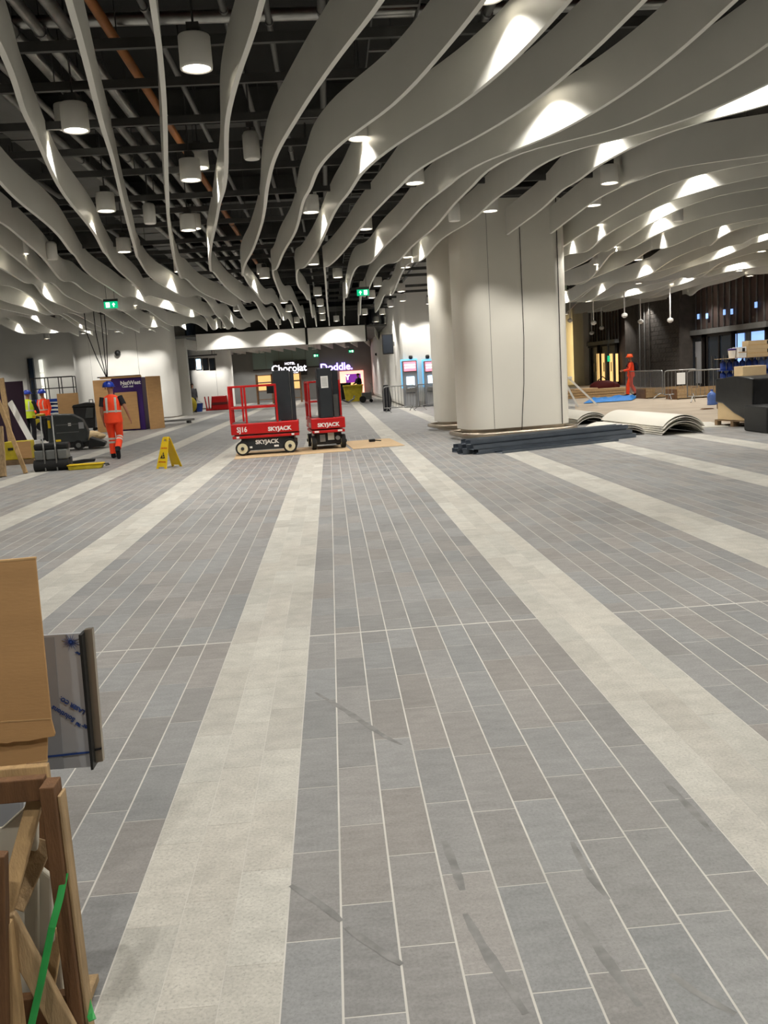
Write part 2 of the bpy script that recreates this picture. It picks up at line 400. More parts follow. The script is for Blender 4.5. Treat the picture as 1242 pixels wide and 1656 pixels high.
# ---- shell
struct(MB().bx(-30, 20, -5, 90, 6.8, 6.9).build('ceiling', 'void_dark'))
wr = struct(MB().bx(18.5, 18.7, -5, 75, 0, 6.8).build('wall_right', 'stud_wall_dark'))
struct(MB().bx(-30, 20, -5.2, -5, 0, 6.8).build('wall_rear', 'wall_grey'))
struct(MB().bx(-12.9, -12.5, -5, 34.5, 0, 6.8).build('wall_left', 'wall_white'))
wl2 = struct(MB().bx(-30, -8.0, 52, 52.4, 0, 6.8).build('wall_left_rear', 'wall_white'))
struct(MB().bx(-26, -25.6, 30, 52, 0, 6.8).build('wall_left_outer', 'wall_white'))
FW = 72.0
wf = struct(MB().bx(-20, 4, FW, FW+.3, 0, 6.8).build('wall_far', 'wall_grey'))
# white block that carries the cash machines
struct(MB().bx(3.42, 11.0, 42.0, FW, 0, 6.8).build('wall_centre_right', 'wall_white', bevel=.25))
struct(MB().bx(11.0, 18.5, 66, 66.3, 0, 6.8).build('wall_right_rear', 'wall_white'))
# bulkhead across the hall, in two panels
bk = struct(MB().bx(-7.15, 2.25, 50.3, 50.8, 3.5, 5.4).build('trim_1', 'void_dark'))
a, b_ = AT(493, 535, 50).x, AT(497, 535, 50).x
MB().bx(-7.1, a, 50, 50.3, 3.5, 4.38).build('bulkhead_panel', 'white_paint', bk, bevel=.01)
MB().bx(b_, 2.15, 50, 50.3, 3.48, 4.36).build('bulkhead_panel', 'white_paint', bk, bevel=.01)
# lower slatted ceiling beyond the bulkhead
lc = struct(MB().bx(-12, 3.4, 51, FW, 4.3, 4.4).build('ceiling_far', 'wall_grey'))
for i in range(13):
    x = -9+i*.98
    MB().bar((x, 51.5, 4.05), (x+1.6, FW-.3, 4.05), .04, .4).build('ceiling_slat', 'white_fin', lc)

# ---- right-hand street wall (X = 18.5): dark brick pier, stud-framed door bays
def wallbay(n, pxa, pxb, lint_a, lint_b, doors):
    """door bay between two photograph columns: studs above a lintel, framed doors under it"""
    ya, yb = OX(pxa, 600, 18.4).y, OX(pxb, 600, 18.4).y     # ya far, yb near
    z = (OX(pxa, lint_a, 18.3).z+OX(pxb, lint_b, 18.3).z)/2
    d = struct(MB().bx(18.38, 18.46, yb, ya, z+.25, 6.0).build('door_%d' % n, 'stud_wall_dark'))
    MB().bx(18.1, 18.36, yb, ya, z-.02, z+.22).build('lintel', 'pipe_grey', d)
    nst = max(5, int((ya-yb)/.62))
    for i in range(nst+1):
        y = yb+(ya-yb)*i/nst
        MB().bx(18.30, 18.36, y-.025, y+.025, z+.22, 5.9).build('stud', 'steel_galv', d)
    for i in range(doors):
        y0 = yb+(ya-yb)*(i+.08)/doors; y1 = yb+(ya-yb)*(i+.92)/doors; yc = (y0+y1)/2
        f = MB(); t = .09
        f.bx(18.2, 18.34, y0, y0+t, 0, z-.03); f.bx(18.2, 18.34, y1-t, y1, 0, z-.03); f.bx(18.2, 18.34, y0, y1, z-.15, z-.03); f.bx(18.2, 18.34, yc-.05, yc+.05, 0, z-.03)
        fr = f.build('door_frame', 'frame_dark', d)
        for (u0, u1) in ((y0+t, yc-.05), (yc+.05, y1-t)):
            MB().bx(18.26, 18.29, u0, u1, .05, z-.15).build('pane', 'glass_dark', d)
            MB().bx(18.16, 18.2, (u0+u1)/2-.03, (u0+u1)/2+.03, .9, 1.5).build('door_handle', 'stainless', fr)
    return d, ya, yb, z
d1, ya1, yb1, z1 = wallbay(1, 1104, 1250, 548, 522, 3)
d2, ya2, yb2, z2 = wallbay(2, 948, 1003, 562, 551, 2)
MB().bx(18.0, 18.5, OX(1012, 600, 18).y, OX(1030, 600, 18).y, 0, 6.0).build('pier', 'brick_dark', wr)
yA, yB = OX(1030, 600, 17.6).y, OX(1100, 600, 17.6).y
pier = MB().bx(17.62, 18.5, yB, yA, 0, 6.0).build('pier', 'brick_dark', wr)
rb = random.Random(5); bm_ = None
blk = MB().box(0, 0, 0, .06, 1, 1).mesh('block', 'brick_dark')
nb = 0
for zi in range(20):
    z = zi*.23; y = yB-(zi % 2)*.23
    while y < yA:
        y0, y1 = max(y, yB), min(y+.46, yA)
        if y1-y0 > .08 and nb < 300:
            link_mesh('block', blk, wr, (17.60+rb.uniform(-.012, .004), (y0+y1)/2, z+.115), 0, (1, y1-y0-.015, .215)); nb += 1
        y += .46
for px in (1036, 1044, 1052):
    p = OX(px, 640, 17.5); MB().cyl((17.5, p.y, 0), (17.5, p.y, 5.2), .035).build('conduit', 'pipe_grey', wr)
for px, py in ((1128, 512), (1170, 505), (1221, 493), (1142, 511), (1182, 504)):
    p = OX(px, py, 18.2); MB().box(18.24, p.y, p.z, .05, .16, .24).build('glimpse_of_daylight', 'window_day', d1)
for pa, pb, za, zb in ((1189, 1202, 540, 586), (1213, 1237, 535, 576), (1107+17, 1135, 553, 620)):
    A, B = OX(pa, za, 18.2), OX(pb, zb, 18.2)
    MB().bx(18.215, 18.255, min(A.y, B.y), max(A.y, B.y), min(A.z, B.z), max(A.z, B.z)).build('daylight_pane', 'window_day' if pa > 1150 else 'film_grey', d1)
for px in (966, 974, 987, 996):
    A = OX(px, 572, 18.2); MB().bx(18.215, 18.255, A.y-.25, A.y+.25, .25, A.z).build('lit_pane', 'shop_warm', d2)
# bright end window of that wall
A, B = OX(922, 520, 18.3), OX(938, 640, 18.3)
w3 = struct(MB().bx(18.3, 18.36, B.y, A.y, .05, 4.6).build('window_3', 'window_warm'))
C0 = OX(948, 600, 18.0); MB().bx(17.9, 18.4, C0.y+.1, B.y, 0, 6).build('pier', 'white_paint', w3)
for z in (1.3, 2.6, 3.7): MB().bx(18.2, 18.3, B.y, A.y, z, z+.06).build('transom', 'white_paint', w3)

# ---- left rear wall: tall dark window with a pale strip
A, B = AT(46, 580, 51.9), AT(62, 655, 51.9)
wd = struct(MB().bx(A.x, B.x, 51.8, 52, .3, A.z).build('window_1', 'glass_dark'))
P0, P1 = AT(62, 582, 51.8), AT(69, 600, 51.8)
for k in range(4):
    z1_ = P0.z-k*.75
    MB().bx(P0.x, P1.x, 51.8, 51.98, z1_-.7, z1_).build('pane', 'window_pale', wd)
MB().bx(A.x-.05, A.x, 51.75, 52, .3, A.z).build('window_frame', 'frame_dark', wd)
for k in range(3): MB().bx(A.x, B.x, 51.75, 51.8, .9+k*.8, .95+k*.8).build('glazing_bar', 'frame_dark', wd)

# ---- columns
def rrect(hx, hy, r, n=10):
    P = []
    for cx, cy, a0 in ((hx-r, hy-r, 0), (-hx+r, hy-r, 90), (-hx+r, -hy+r, 180), (hx-r, -hy+r, 270)):
        for k in range(n+1): th = R(a0+90*k/n); P.append((cx+r*math.cos(th), cy+r*math.sin(th)))
    return P
def clad_column(label, loc, rz, hx, hy, r, zb, zt, mat='cream_clad', rail=True, joints=(), cable=None):
    t = thing('clad_column', label, 'column', loc, R(rz))
    MB().prism(rrect(hx, hy, r), zb, zt).build('cladding', mat, t, smooth=True)
    MB().prism(rrect(hx-.08, hy-.08, max(r-.08, .1)), 0, zb).build('plinth', 'brass', t, smooth=True)
    if rail:
        P = [(x, y, .12) for x, y in rrect(hx+.15, hy+.15, r+.15, 12)]
        MB().tube(P, .05, 10, closed=True).build('bumper_rail', 'brass', t, smooth=True)
        for x, y in ((-hx+.3, -hy+.02), (0, -hy+.02), (hx-.3, -hy+.02), (-hx+.02, 0), (hx-.02, 0)):
            s = .14
            MB().bar((x*.96, y*.96, .12), (x+(s if abs(x) > hx-.1 and x > 0 else (-s if abs(x) > hx-.1 else 0)), y-(s if y < -.1 else 0), .12), .03, .03).build('rail_bracket', 'brass', t)
    for x in joints: MB().bx(x-(.003 if x < 0 else .006), x+(.003 if x < 0 else .006), -hy-.003, -hy+.02, zb, zt).build('panel_joint', 'frame_dark', t)
    if cable:
        MB().tube([(cable, -hy-.01, zt-.6), (cable+.01, -hy-.01, 2.2), (cable-.03, -hy-.012, 1.2), (cable-.12, -hy-.02, .2), (cable-.25, -hy-.2, .01)], .007, 6).build('cable', 'cable_black', t)
    return t
clad_column('large cream rounded column nearest the camera, beside the stacked steel studs', (4.20, 20.72, 0), 10, 1.24, .80, .52, .23, 5.2, joints=(-.74, .90), cable=.02)
clad_column('cream rounded column half hidden behind the large cream column', (4.3, 24.55, 0), 10, 1.46, .8, .6, .23, 5.2)
clad_column('wide white column behind the purple cash machine kiosk', (-11.0, 50.2, 0), 0, 2.62, 1.3, .6, .05, 6.0, 'white_paint', rail=False, joints=(-1.6, .9))
p = AT(344, 655, 62)
clad_column('white column below the bulkhead, beside the red barrier pieces', (p.x, 63, 0), 0, 1.42, .9, .6, .08, 6.0, 'white_paint', rail=False, joints=(.4,))
p = AT(683, 600, 41.9)

# ================================================================== CEILING FINS
ZB, ZT = 4.40, 4.94
FINS = [
 ('left', [(-2, -9.2), (14, -10.9), (22, -11.8), (30, -12.3), (36, -12.5), (46, -12.3)]),
 ('left', [(-2, -8.5), (14, -10.2), (22, -11.1), (30, -11.6), (36, -11.8), (46, -11.6)]),
 ('left', [(-2, -7.7), (14, -9.3), (22, -10.3), (29, -10.9), (36, -11.1), (46, -10.9)]),
 ('left', [(-2, -6.9), (14, -8.6), (22, -9.4), (28, -10.1), (32, -10.3), (38, -10.3), (46, -10.1)]),
 ('left', [(-2, -6.2), (12, -7.7), (20, -8.5), (26.9, -9.3), (30.9, -9.6), (36, -9.7), (46, -9.3)]),
 ('left', [(-2, -5.5), (10, -6.6), (18, -7.4), (24.2, -8.0), (28.6, -8.7), (34, -9.0), (46, -8.5)]),
 ('left', [(-2, -4.8), (8, -5.7), (16, -6.6), (21.9, -7.2), (27.7, -8.2), (30.2, -8.4), (36, -8.3), (46, -7.8)]),
 ('left', [(-2, -4.0), (8, -4.9), (14.9, -5.7), (17.8, -6.0), (21.3, -6.6), (26.7, -7.4), (29.3, -7.65), (36, -7.5), (46, -7.0)]),
 ('left', [(-2, -3.2), (6, -4.0), (10, -4.55), (16.6, -5.3), (20, -5.85), (26, -6.65), (28.5, -6.8), (36, -6.6), (48, -6.2)]),
 ('left', [(-2, -2.4), (6, -3.1), (8, -3.4), (12.8, -4.2), (16.8, -4.65), (21.8, -5.5), (26.7, -5.95), (30, -5.85), (36, -5.6), (48, -5.4)]),
 ('left', [(-2, -1.6), (5, -2.1), (8, -2.5), (9.8, -2.9), (12.9, -3.5), (17, -4.05), (21.2, -4.7), (26.2, -5.2), (28.7, -5.25), (35, -4.9), (48, -4.7)]),
 ('top', [(-2, -.9), (4, -1.3), (7.1, -1.7), (8.3, -1.9), (10.6, -2.3), (13.5, -2.8), (18.1, -3.6), (23, -4.3), (28, -4.45), (34, -4.15), (40, -4.2), (49.8, -3.95)]),
 ('top', [(-2, -.1), (4, -.7), (7.1, -1.1), (9.2, -1.4), (13.3, -2.1), (18.9, -3.0), (22.6, -3.5), (27, -3.7), (33, -3.4), (39, -3.5), (49.8, -3.2)]),
 ('top', [(-2, .6), (4, .1), (7.2, -.3), (9.1, -.7), (10.2, -.9), (12.7, -1.2), (15.8, -1.7), (20.9, -2.5), (24, -2.75), (27, -2.85), (31.4, -2.8), (37, -2.6), (49.8, -2.55)]),
 ('top', [(-2, 1.6), (4, 1.0), (7.3, .6), (8.4, .3), (9.6, 0), (10.5, -.2), (11.8, -.47), (13.6, -.7), (16.6, -1.0), (19.6, -1.4), (22.7, -1.9), (26, -2.12), (30.2, -2.15), (36, -1.85), (49.8, -1.8)]),
 ('top', [(-2, 2.2), (4, 1.75), (7.4, 1.4), (8.0, 1.3), (9.3, 1.05), (10.3, .78), (11.1, .45), (12.4, .1), (14.2, -.12), (17.5, -.42), (21.2, -.9), (24.5, -1.3), (29, -1.4), (34, -1.15), (42, -1.15), (49.8, -1.1)]),
 ('top', [(-2, 2.8), (4, 2.4), (7.4, 2.1), (8.6, 1.95), (9.4, 1.8), (10.4, 1.5), (11.1, 1.22), (12, .92), (13.1, .66), (15.1, .4), (18.4, .1), (23.2, -.4), (27.5, -.75), (31, -.62), (41, -.58), (49.8, -.5)]),
 ('top', [(-2, 3.3), (4, 3.0), (7.5, 2.72), (8.9, 2.6), (10.2, 2.4), (11.3, 2.08), (12.3, 1.7), (13.3, 1.4), (15.5, 1.08), (19, .7), (23.4, .18), (30, .1), (49.8, .2)]),
 ('top', [(-2, 3.8), (4, 3.6), (7.6, 3.5), (8.8, 3.48), (10, 3.36), (11.1, 3.12), (12, 2.78), (12.6, 2.42), (13.5, 2.15), (15.2, 1.9), (18.2, 1.65), (20.8, 1.4), (24.3, .9), (32, .82), (49.8, 1.0)]),
 ('right', [(-2, 4.5), (4, 4.45), (8.7, 4.3), (9.7, 4.2), (10.6, 4.03), (11.4, 3.75), (11.95, 3.15), (12.4, 2.75), (13.3, 2.5), (15.3, 2.38), (18, 2.3), (21, 2.05), (24.3, 1.58), (32, 1.5), (49.8, 1.8)]),
 ('right', [(-2, 5.2), (4, 5.2), (8.5, 5.1), (9.8, 4.92), (11.0, 4.58), (11.8, 4.08), (12.4, 3.45), (13.3, 3.2), (15, 3.08), (17.5, 2.95), (20, 2.62), (24.4, 2.25), (30.8, 2.42), (36.7, 2.27), (41.5, 2.3)]),
 ('right', [(-2, 6.0), (5, 6.0), (9, 5.85), (10.66, 5.31), (11.32, 4.72), (11.98, 4.39), (13.29, 4.14), (14.74, 4.07), (16.6, 4.1), (19.75, 4.05)]),
 ('right', [(-2, 7.6), (6, 7.7), (11, 7.8), (12.8, 7.3), (13.25, 6.6), (13.5, 6.05), (13.7, 5.6), (14.0, 5.32), (14.6, 5.15), (15.3, 5.0), (16.2, 4.92), (17.3, 4.95), (19.9, 5.05)]),
 ('right', [(-2, 8.4), (7, 8.5), (12, 8.3), (13.4, 7.4), (13.7, 6.8), (14.0, 6.4), (14.4, 6.1), (15, 5.9), (15.9, 5.8), (17.3, 5.78), (18.8, 5.8), (21.8, 5.9), (27, 6.3), (34, 6.3), (41.5, 6.5)]),
 ('right', [(-2, 9.1), (8, 9.2), (13, 8.9), (14.4, 7.9), (14.8, 7.3), (15.3, 6.93), (15.9, 6.68), (16.5, 6.5), (17.6, 6.42), (18.9, 6.42), (20.7, 6.5), (23.8, 6.5), (30, 7.0), (36, 6.9), (41.5, 7.1)]),
 ('right', [(-2, 9.8), (9, 9.9), (14, 9.5), (15.5, 8.5), (15.8, 7.9), (16.1, 7.42), (16.7, 7.1), (17.5, 7.02), (20.2, 7.1), (22.6, 7.35), (25.3, 7.45), (30, 7.6), (41.5, 7.9)]),
 ('right', [(-2, 10.5), (10, 10.6), (15.5, 10.2), (17.2, 9.4), (17.6, 8.8), (18.1, 8.3), (18.8, 7.98), (19.6, 7.82), (21.1, 7.8), (23.1, 7.95), (27, 8.35), (33, 8.4), (41.5, 8.7)]),
 ('right', [(-2, 11.3), (11, 11.4), (17, 11.0), (18.8, 10.2), (19.3, 9.6), (19.9, 9.05), (21, 8.9), (23, 9.05), (26, 9.0), (32, 9.2), (41.5, 9.5)]),
 ('right', [(-2, 12.1), (12, 12.1), (17.5, 11.6), (19.2, 10.6), (19.9, 9.9), (20.6, 9.62), (22.1, 9.8), (24, 10.1), (27, 10.4), (34, 10.2), (44, 10.3)]),
 ('right', [(-2, 12.8), (13, 12.8), (19, 12.3), (20.8, 11.3), (22, 10.8), (24, 10.9), (27, 11.15), (31, 11.1), (38, 11.0), (60, 11.2)]),
 ('right', [(-2, 13.5), (14, 13.5), (20.5, 12.7), (22.6, 11.5), (24.5, 11.55), (26.8, 11.85), (30, 11.9), (38, 11.7), (60, 12.0)]),
 ('right', [(-2, 14.2), (16, 14.2), (23, 13.4), (25, 12.5), (28, 12.5), (33, 12.9), (40, 12.6), (60, 12.8)]),
 ('right', [(-2, 14.9), (18, 14.9), (26, 14.2), (28.5, 13.3), (31, 13.2), (36, 13.7), (42, 13.5), (60, 13.6)]),
 ('right', [(-2, 15.6), (20, 15.6), (29, 15.0), (31.5, 14.1), (34, 14.0), (39, 14.6), (45, 14.3), (60, 14.4)]),
 ('right', [(-2, 16.3), (22, 16.3), (30.5, 15.9), (33.2, 14.95), (36, 15.2), (41, 15.6), (46, 15.2), (60, 15.2)]),
 ('right', [(-2, 17.0), (24, 17.1), (32.5, 16.9), (35, 16.0), (38, 16.1), (43, 16.8), (47, 16.2), (60, 16.1)]),
]
rod = MB().cyl((0, 0, 0), (0, 0, 1.75), .006, n=6).mesh('hanger_rod', 'steel_dark')
FH = .54
PHASE = {9: 17.0, 10: 17.2, 11: 18.0, 12: 22.3, 13: 21.2, 14: 22.3}     # where each blade hangs lowest along the hall
def zbot(Y, ph): return 4.43-.175*math.cos(2*PI*(Y-ph)/9.2)
def settle(key, ph):
    """survey points were read at one level; move each along its sight line to the wavy underside"""
    out = []
    for Y, X in key:
        s_ = 1.0
        if Y > 6:
            for _ in range(40): s_ = .6*s_+.4*(zbot(Y*s_, ph)-CAMH)/(4.40-CAMH)
        Y2, X2 = Y*s_, X*s_
        if out and Y2 < out[-1][0]+.12: continue
        out.append((min(Y2, 49.8), X2))
    return out
FINPTS = []
cnt = {'left': 0, 'top': 0, 'right': 0}
tot = {s: sum(1 for a, _ in FINS if a == s) for s in cnt}
for fi, (side, key) in enumerate(FINS):
    ph = PHASE.get(fi, 21.6); key = settle(key, ph)
    P = smooth_poly(catmull([(x, y, 0) for y, x in key], .22), 2)
    FINPTS.append((P, ph)); n = len(P); TH = .026; A = []; B = []
    for i, p in enumerate(P):
        t = (P[min(i+1, n-1)]-P[max(i-1, 0)]).normalized(); s = Vector((t.y, -t.x, 0))*TH
        A.append(p+s); B.append(p-s)
    mb = MB()
    def strip(U, V, zu, zv):
        vs = [(u.x, u.y, zbot(P[i_].y, ph)+zu) for i_, u in enumerate(U)]+[(v.x, v.y, zbot(P[i_].y, ph)+zv) for i_, v in enumerate(V)]; mb.add(vs, [(i, i+1, n+i+1, n+i) for i in range(n-1)])
    strip(A, A, 0, FH); strip(B, B, FH, 0); strip(A, B, FH, FH); strip(B, A, 0, 0)
    for e in (0, n-1): z_ = zbot(P[e].y, ph); mb.add([(A[e].x, A[e].y, z_), (B[e].x, B[e].y, z_), (B[e].x, B[e].y, z_+FH), (A[e].x, A[e].y, z_+FH)], [(0, 1, 2, 3)])
    me = bpy.data.meshes.new('ceiling_fin'); me.from_pydata(mb.v, [], mb.f)
    bm = bmesh.new(); bm.from_mesh(me); bmesh.ops.recalc_face_normals(bm, faces=bm.faces)
    # outward normals for the open strips
    bm.to_mesh(me); bm.free(); me.materials.append(MATS['white_fin']); me.shade_smooth()
    i = cnt[side]; cnt[side] += 1
    where = {'top': 'leaving through the photo top edge, %s from the left' % ORD[i],
             'left': 'on the left side, %s outward from the top-edge fins' % ORD[tot['left']-1-i],
             'right': 'on the right side, %s outward from the top-edge fins' % ORD[i]}[side]
    c = P[n//2]
    f = thing('ceiling_fin', 'white wavy ceiling fin '+where, 'ceiling fin', (c.x, c.y, ZB), 0, 'white wavy ceiling fins')
    link_mesh('blade', me, f, (-c.x, -c.y, -ZB))
    for q in (n//6, n//2, 5*n//6): link_mesh('hanger_rod', rod, f, (P[q].x-c.x, P[q].y-c.y, zbot(P[q].y, ph)+FH-ZB))

# ================================================================== DOWNLIGHTS
LB = 4.60                                    # underside of the lamps
lamp_body = MB().lathe([(.150, .30), (.155, .29), (.158, .02), (.155, 0), (.138, 0), (.134, .02)], 24).mesh('lamp_body', 'white_paint', True)
lamp_disc = MB().lathe([(.134, .012), (.134, .016)], 24).mesh('lamp_disc', 'lamp_disc')
lamp_rod = MB().cyl((0, 0, .29), (0, 0, 2.2), .012, n=6).mesh('lamp_stem', 'steel_dark')
lamp_gear = MB().box(.0, .05, .36, .12, .22, .10).mesh('gear_box', 'steel_dark')
spot_d = bpy.data.lights.new('downlight', 'SPOT'); spot_d.energy = LAMP_W; spot_d.spot_size = R(120); spot_d.spot_blend = .35; spot_d.shadow_soft_size = .06; spot_d.color = (1.0, .965, .90)
spot_h = spot_d.copy(); spot_h.energy = LAMP_W*.55
LAMPS = []
def lamp(x, y, label=None, group='downlights between the ceiling fins', z=LB):
    for (a, b) in LAMPS:
        if (a-x)**2+(b-y)**2 < .81: return
    LAMPS.append((x, y))
    t = thing('downlight', label or 'small round white downlight among the ceiling fins away from the camera', 'light', (x, y, z), 0, group)
    link_mesh('lamp_body', lamp_body, t); link_mesh('lamp_disc', lamp_disc, t); link_mesh('lamp_stem', lamp_rod, t); link_mesh('gear_box', lamp_gear, t)
    l = bpy.data.objects.new('lamp_light', spot_d if z < 4.7 else spot_h); C.objects.link(l); l.location = (x, y, z-.02)
for px, py, lb in ((318, 112, 'largest white drum downlight, near the photo top left of centre'), (123, 212, 'white drum downlight at upper left between the second and third fins'), (172, 342, 'white drum downlight hanging left of the very narrow fin, above the small left lamp'),
                   (309, 292, 'white drum downlight right of the narrow edge-on fin, directly below the largest lamp'), (305, 373, 'white drum downlight lowest of the three in line below the largest lamp'), (503, 344, 'white drum downlight between two grey fins at the centre of the ceiling'),
                   (582, 225, 'white drum downlight half hidden by a fin, right of the hanging speaker'), (671, 297, 'white drum downlight in the dark gap above the large cream column'), (35, 411, 'white drum downlight at the far left below the grey fins'),
                   (201, 408, 'white drum downlight under the left fins, above the left green exit sign'), (986, 297, 'lone lit downlight showing through the fins on the right side'), (793, 342, 'small downlight peeping out just above the top of the large cream column'),
                   (428, 450, 'white downlight left of the centre row above the bulkhead'), (507, 428, 'nearest downlight of the centre row above the bulkhead')):
    p = G(px, py, LB); lamp(p.x, p.y, lb)
for px, py in ((514, 478), (459, 490), (468, 504), (518, 495), (521, 507), (522, 518), (363, 488), (482, 525), (601, 482), (611, 463), (656, 433), (590, 509), (651, 487), (216, 494)):
    p = G(px, py, LB); lamp(p.x, min(p.y, 48.6))
# lamps told by the patches of light they throw on the fins: each stands close to the blade it lights
def grazing_lamp(px, py):
    best = None
    for P, ph in FINPTS:
        for i in range(2, len(P)-2):
            if P[i].y < 6 or P[i].y > 47: continue
            q = proj((P[i].x, P[i].y, zbot(P[i].y, ph)+.12))
            if q is None: continue
            e = (q[0]-px)**2+(q[1]-py)**2
            if best is None or e < best[0]: best = (e, P, i, ph)
    e, P, i, ph = best; t = (P[i+1]-P[i-1]).normalized(); nrm = Vector((t.y, -t.x, 0))
    if nrm.dot(Vector((-P[i].x, -P[i].y, 0))) < 0: nrm = -nrm
    q = P[i]+nrm*.29; lamp(q.x, q.y, z=zbot(P[i].y, ph)+.50)
for px, py in ((840, 70), (893, 195), (996, 250), (930, 412), (1065, 340), (1070, 376), (1076, 404), (1178, 406), (1043, 436), (1192, 428), (969, 463), (1024, 474), (952, 498), (1115, 449), (922, 488), (1232, 150), (1236, 385), (1130, 300),
               (85, 255), (147, 362), (76, 471), (47, 490), (57, 513), (32, 530), (90, 549), (137, 542), (174, 517), (248, 525), (277, 464), (309, 510), (375, 515), (411, 464), (225, 475), (145, 566), (306, 537), (272, 490), (357, 527),
               (377, 150), (349, 310), (338, 400), (530, 365), (610, 395), (482, 412), (632, 235), (572, 470), (705, 440)):
    grazing_lamp(px, py)
for x, y in ((.4, 5.2), (-1.3, 4.2), (2.2, 4.6), (-3.2, 6.2), (4.0, 6.0), (.9, .8), (-1.2, -.4), (3.0, .6), (-3.6, 1.5), (5.6, 2.2), (6.6, 7.4), (6.6, 11.6), (-5.0, 9.5), (8.4, 15.0), (-8.0, 17.0), (-7.0, 13.0), (-9.6, 22), (9.4, 10.0),
             (12.0, 16.5), (12.6, 23), (14.6, 30), (-10.6, 28), (-10.2, 33), (-10.3, 39), (-7.0, 40.5), (-4.6, 43), (4.4, 30.5), (5.2, 36.5), (6.2, 40.2), (9, 36), (10.0, 45), (13, 52), (15, 56), (14, 43), (-15, 40), (-18, 45), (-8.5, 45.5), (-20, 36), (2.9, 34.0), (4.7, 40.9), (-6, 47.5),
             (5.4, 17.9), (2.3, 24.2), (6.3, 20.4), (-12.4, 47.3), (-10.7, 47.5), (-9.0, 47.4), (-5.4, 49.4), (-2.55, 49.4), (.6, 49.4), (3.0, 41.2), (3.9, 41.3), (2.9, 46), (2.9, 52), (2.9, 58), (2.9, 64), (-11.8, 24.5), (-11.7, 30.5), (-11.6, 33.8), (-15, 49.8), (-19.5, 49.8), (17.2, 36), (17.2, 42), (17.0, 48.5), (17, 54), (11.5, 28.5), (9.6, 31.5), (7.6, 33), (12.8, 36.5), (10.6, 18.0), (9.3, 25.0), (13.5, 27.5), (7.9, 24.5), (10.8, 22), (8.7, 28.5), (15.6, 33.5), (11.6, 33), (14.6, 37.5), (15.8, 41), (9.2, 20.8), (7.6, 19.5), (13.6, 31.0)):  # many of these lamps are added to brighten walls, columns and right-hand fins
    lamp(x, y)
zones = [(-99, -9.5, 'at the far left'), (-9.5, -6, 'on the left'), (-6, -3.2, 'left of centre'), (-3.2, -.9, 'just left of centre'), (-.9, 1.3, 'in the centre'), (1.3, 3.2, 'just right of centre'), (3.2, 5.5, 'above the big column side'), (5.5, 8.5, 'on the right'), (8.5, 12, 'at mid right'), (12, 99, 'at the far right')]
plain = [o for o in C.objects if o.name.startswith('downlight') and o.type == 'EMPTY' and o['label'].startswith('small round')]
for x0, x1, wd_ in zones:
    for i, o in enumerate(sorted([q for q in plain if x0 <= q.location.x < x1], key=lambda q: q.location.y)): o['label'] = 'small round white downlight among the fins %s, %s from the camera' % (wd_, ORD[i])
# lamps set in the far low ceiling
LOWN = [-1]
def low_lamp(x, y):
    LOWN[0] += 1
    t = thing('recessed_downlight', 'small recessed downlight in the far slatted ceiling, %s placed beyond the bulkhead' % ORD[LOWN[0]], 'light', (x, y, 3.82), 0, 'downlights in the far ceiling')
    link_mesh('lamp_disc', lamp_disc, t); link_mesh('lamp_ring', MB().lathe([(.17, .0), (.17, .03), (.13, .03), (.13, .0)], 18).mesh('lamp_ring', 'white_paint'), t)
    MB().cyl((0, 0, .03), (0, 0, .5), .012, n=6).build('lamp_stem', 'steel_dark', t)
    l = bpy.data.objects.new('lamp_light', spot_d); C.objects.link(l); l.location = (x, y, 3.78)
for px, py in ((404, 567), (425, 571), (445, 563), (500, 561), (572, 556), (505, 553), (395, 575)):
    p = G(px, py, 3.82); low_lamp(p.x, min(max(p.y, 52), 70))
for x, y in ((-8.6, 60.8), (-7.0, 60.6), (-6.8, 55), (-3, 55), (.5, 55), (-5, 68), (-1, 69), (1.5, 69), (-8.5, 69), (-4, 62), (0, 62)): low_lamp(x, y)  # further lamps added to brighten the far end

# ================================================================== SERVICES ABOVE THE FINS
rail_me = MB().bx(-15, 17, -.03, .03, -.05, .05).mesh('rail', 'steel_dark')
ys = [8.4, 10.0, 11.4, 12.6, 14.2, 15.8, 17.4, 19.0, 20.8, 22.6, 24.6, 26.8, 29, 31.5, 34, 37, 40, 43, 46, 48.5]
for i, y in enumerate(ys):
    t = thing('support_rail', 'dark steel rail crossing above the fins, %s from the camera' % ORD[i], 'ceiling rail', (0, y, 5.08+.05*(i % 3)), 0, 'dark support rails above the fins')
    link_mesh('rail', rail_me, t)
    for x in (-9, -3, 3, 9): MB().cyl((x, 0, .05), (x, 0, 1.72-.05*(i % 3)), .008, n=6).build('hanger_rod', 'steel_dark', t)
def pipe(nm, lb, cat, x, z, r, mat, y0=6, y1=49, dx=0, clips=True, group='pipes along the dark ceiling void'):
    t = thing(nm, lb, cat, (x, y0, z), 0, group)
    MB().cyl((0, 0, 0), (dx, y1-y0, 0), r, n=12).build('pipe_run', mat, t, smooth=True)
    n = 7
    for k in range(n):
        f = (k+.5)/n; MB().cyl((dx*f, (y1-y0)*f, r), (dx*f, (y1-y0)*f, 6.8-z), .007, n=6).build('hanger_rod', 'steel_dark', t)
        MB().cyl((dx*f, (y1-y0)*f-.02, 0), (dx*f, (y1-y0)*f+.02, 0), r+.012, n=12).build('collar', 'steel_galv', t)
pipe('copper_pipe', 'orange-brown pipe running along the dark void at upper left', 'pipe', -2.1, 5.42, .055, 'pipe_copper', 9.3, 30)
pipe('grey_pipe', 'thin pale grey pipe just right of the orange-brown pipe', 'pipe', -1.62, 5.42, .035, 'pipe_grey', 8, 34)
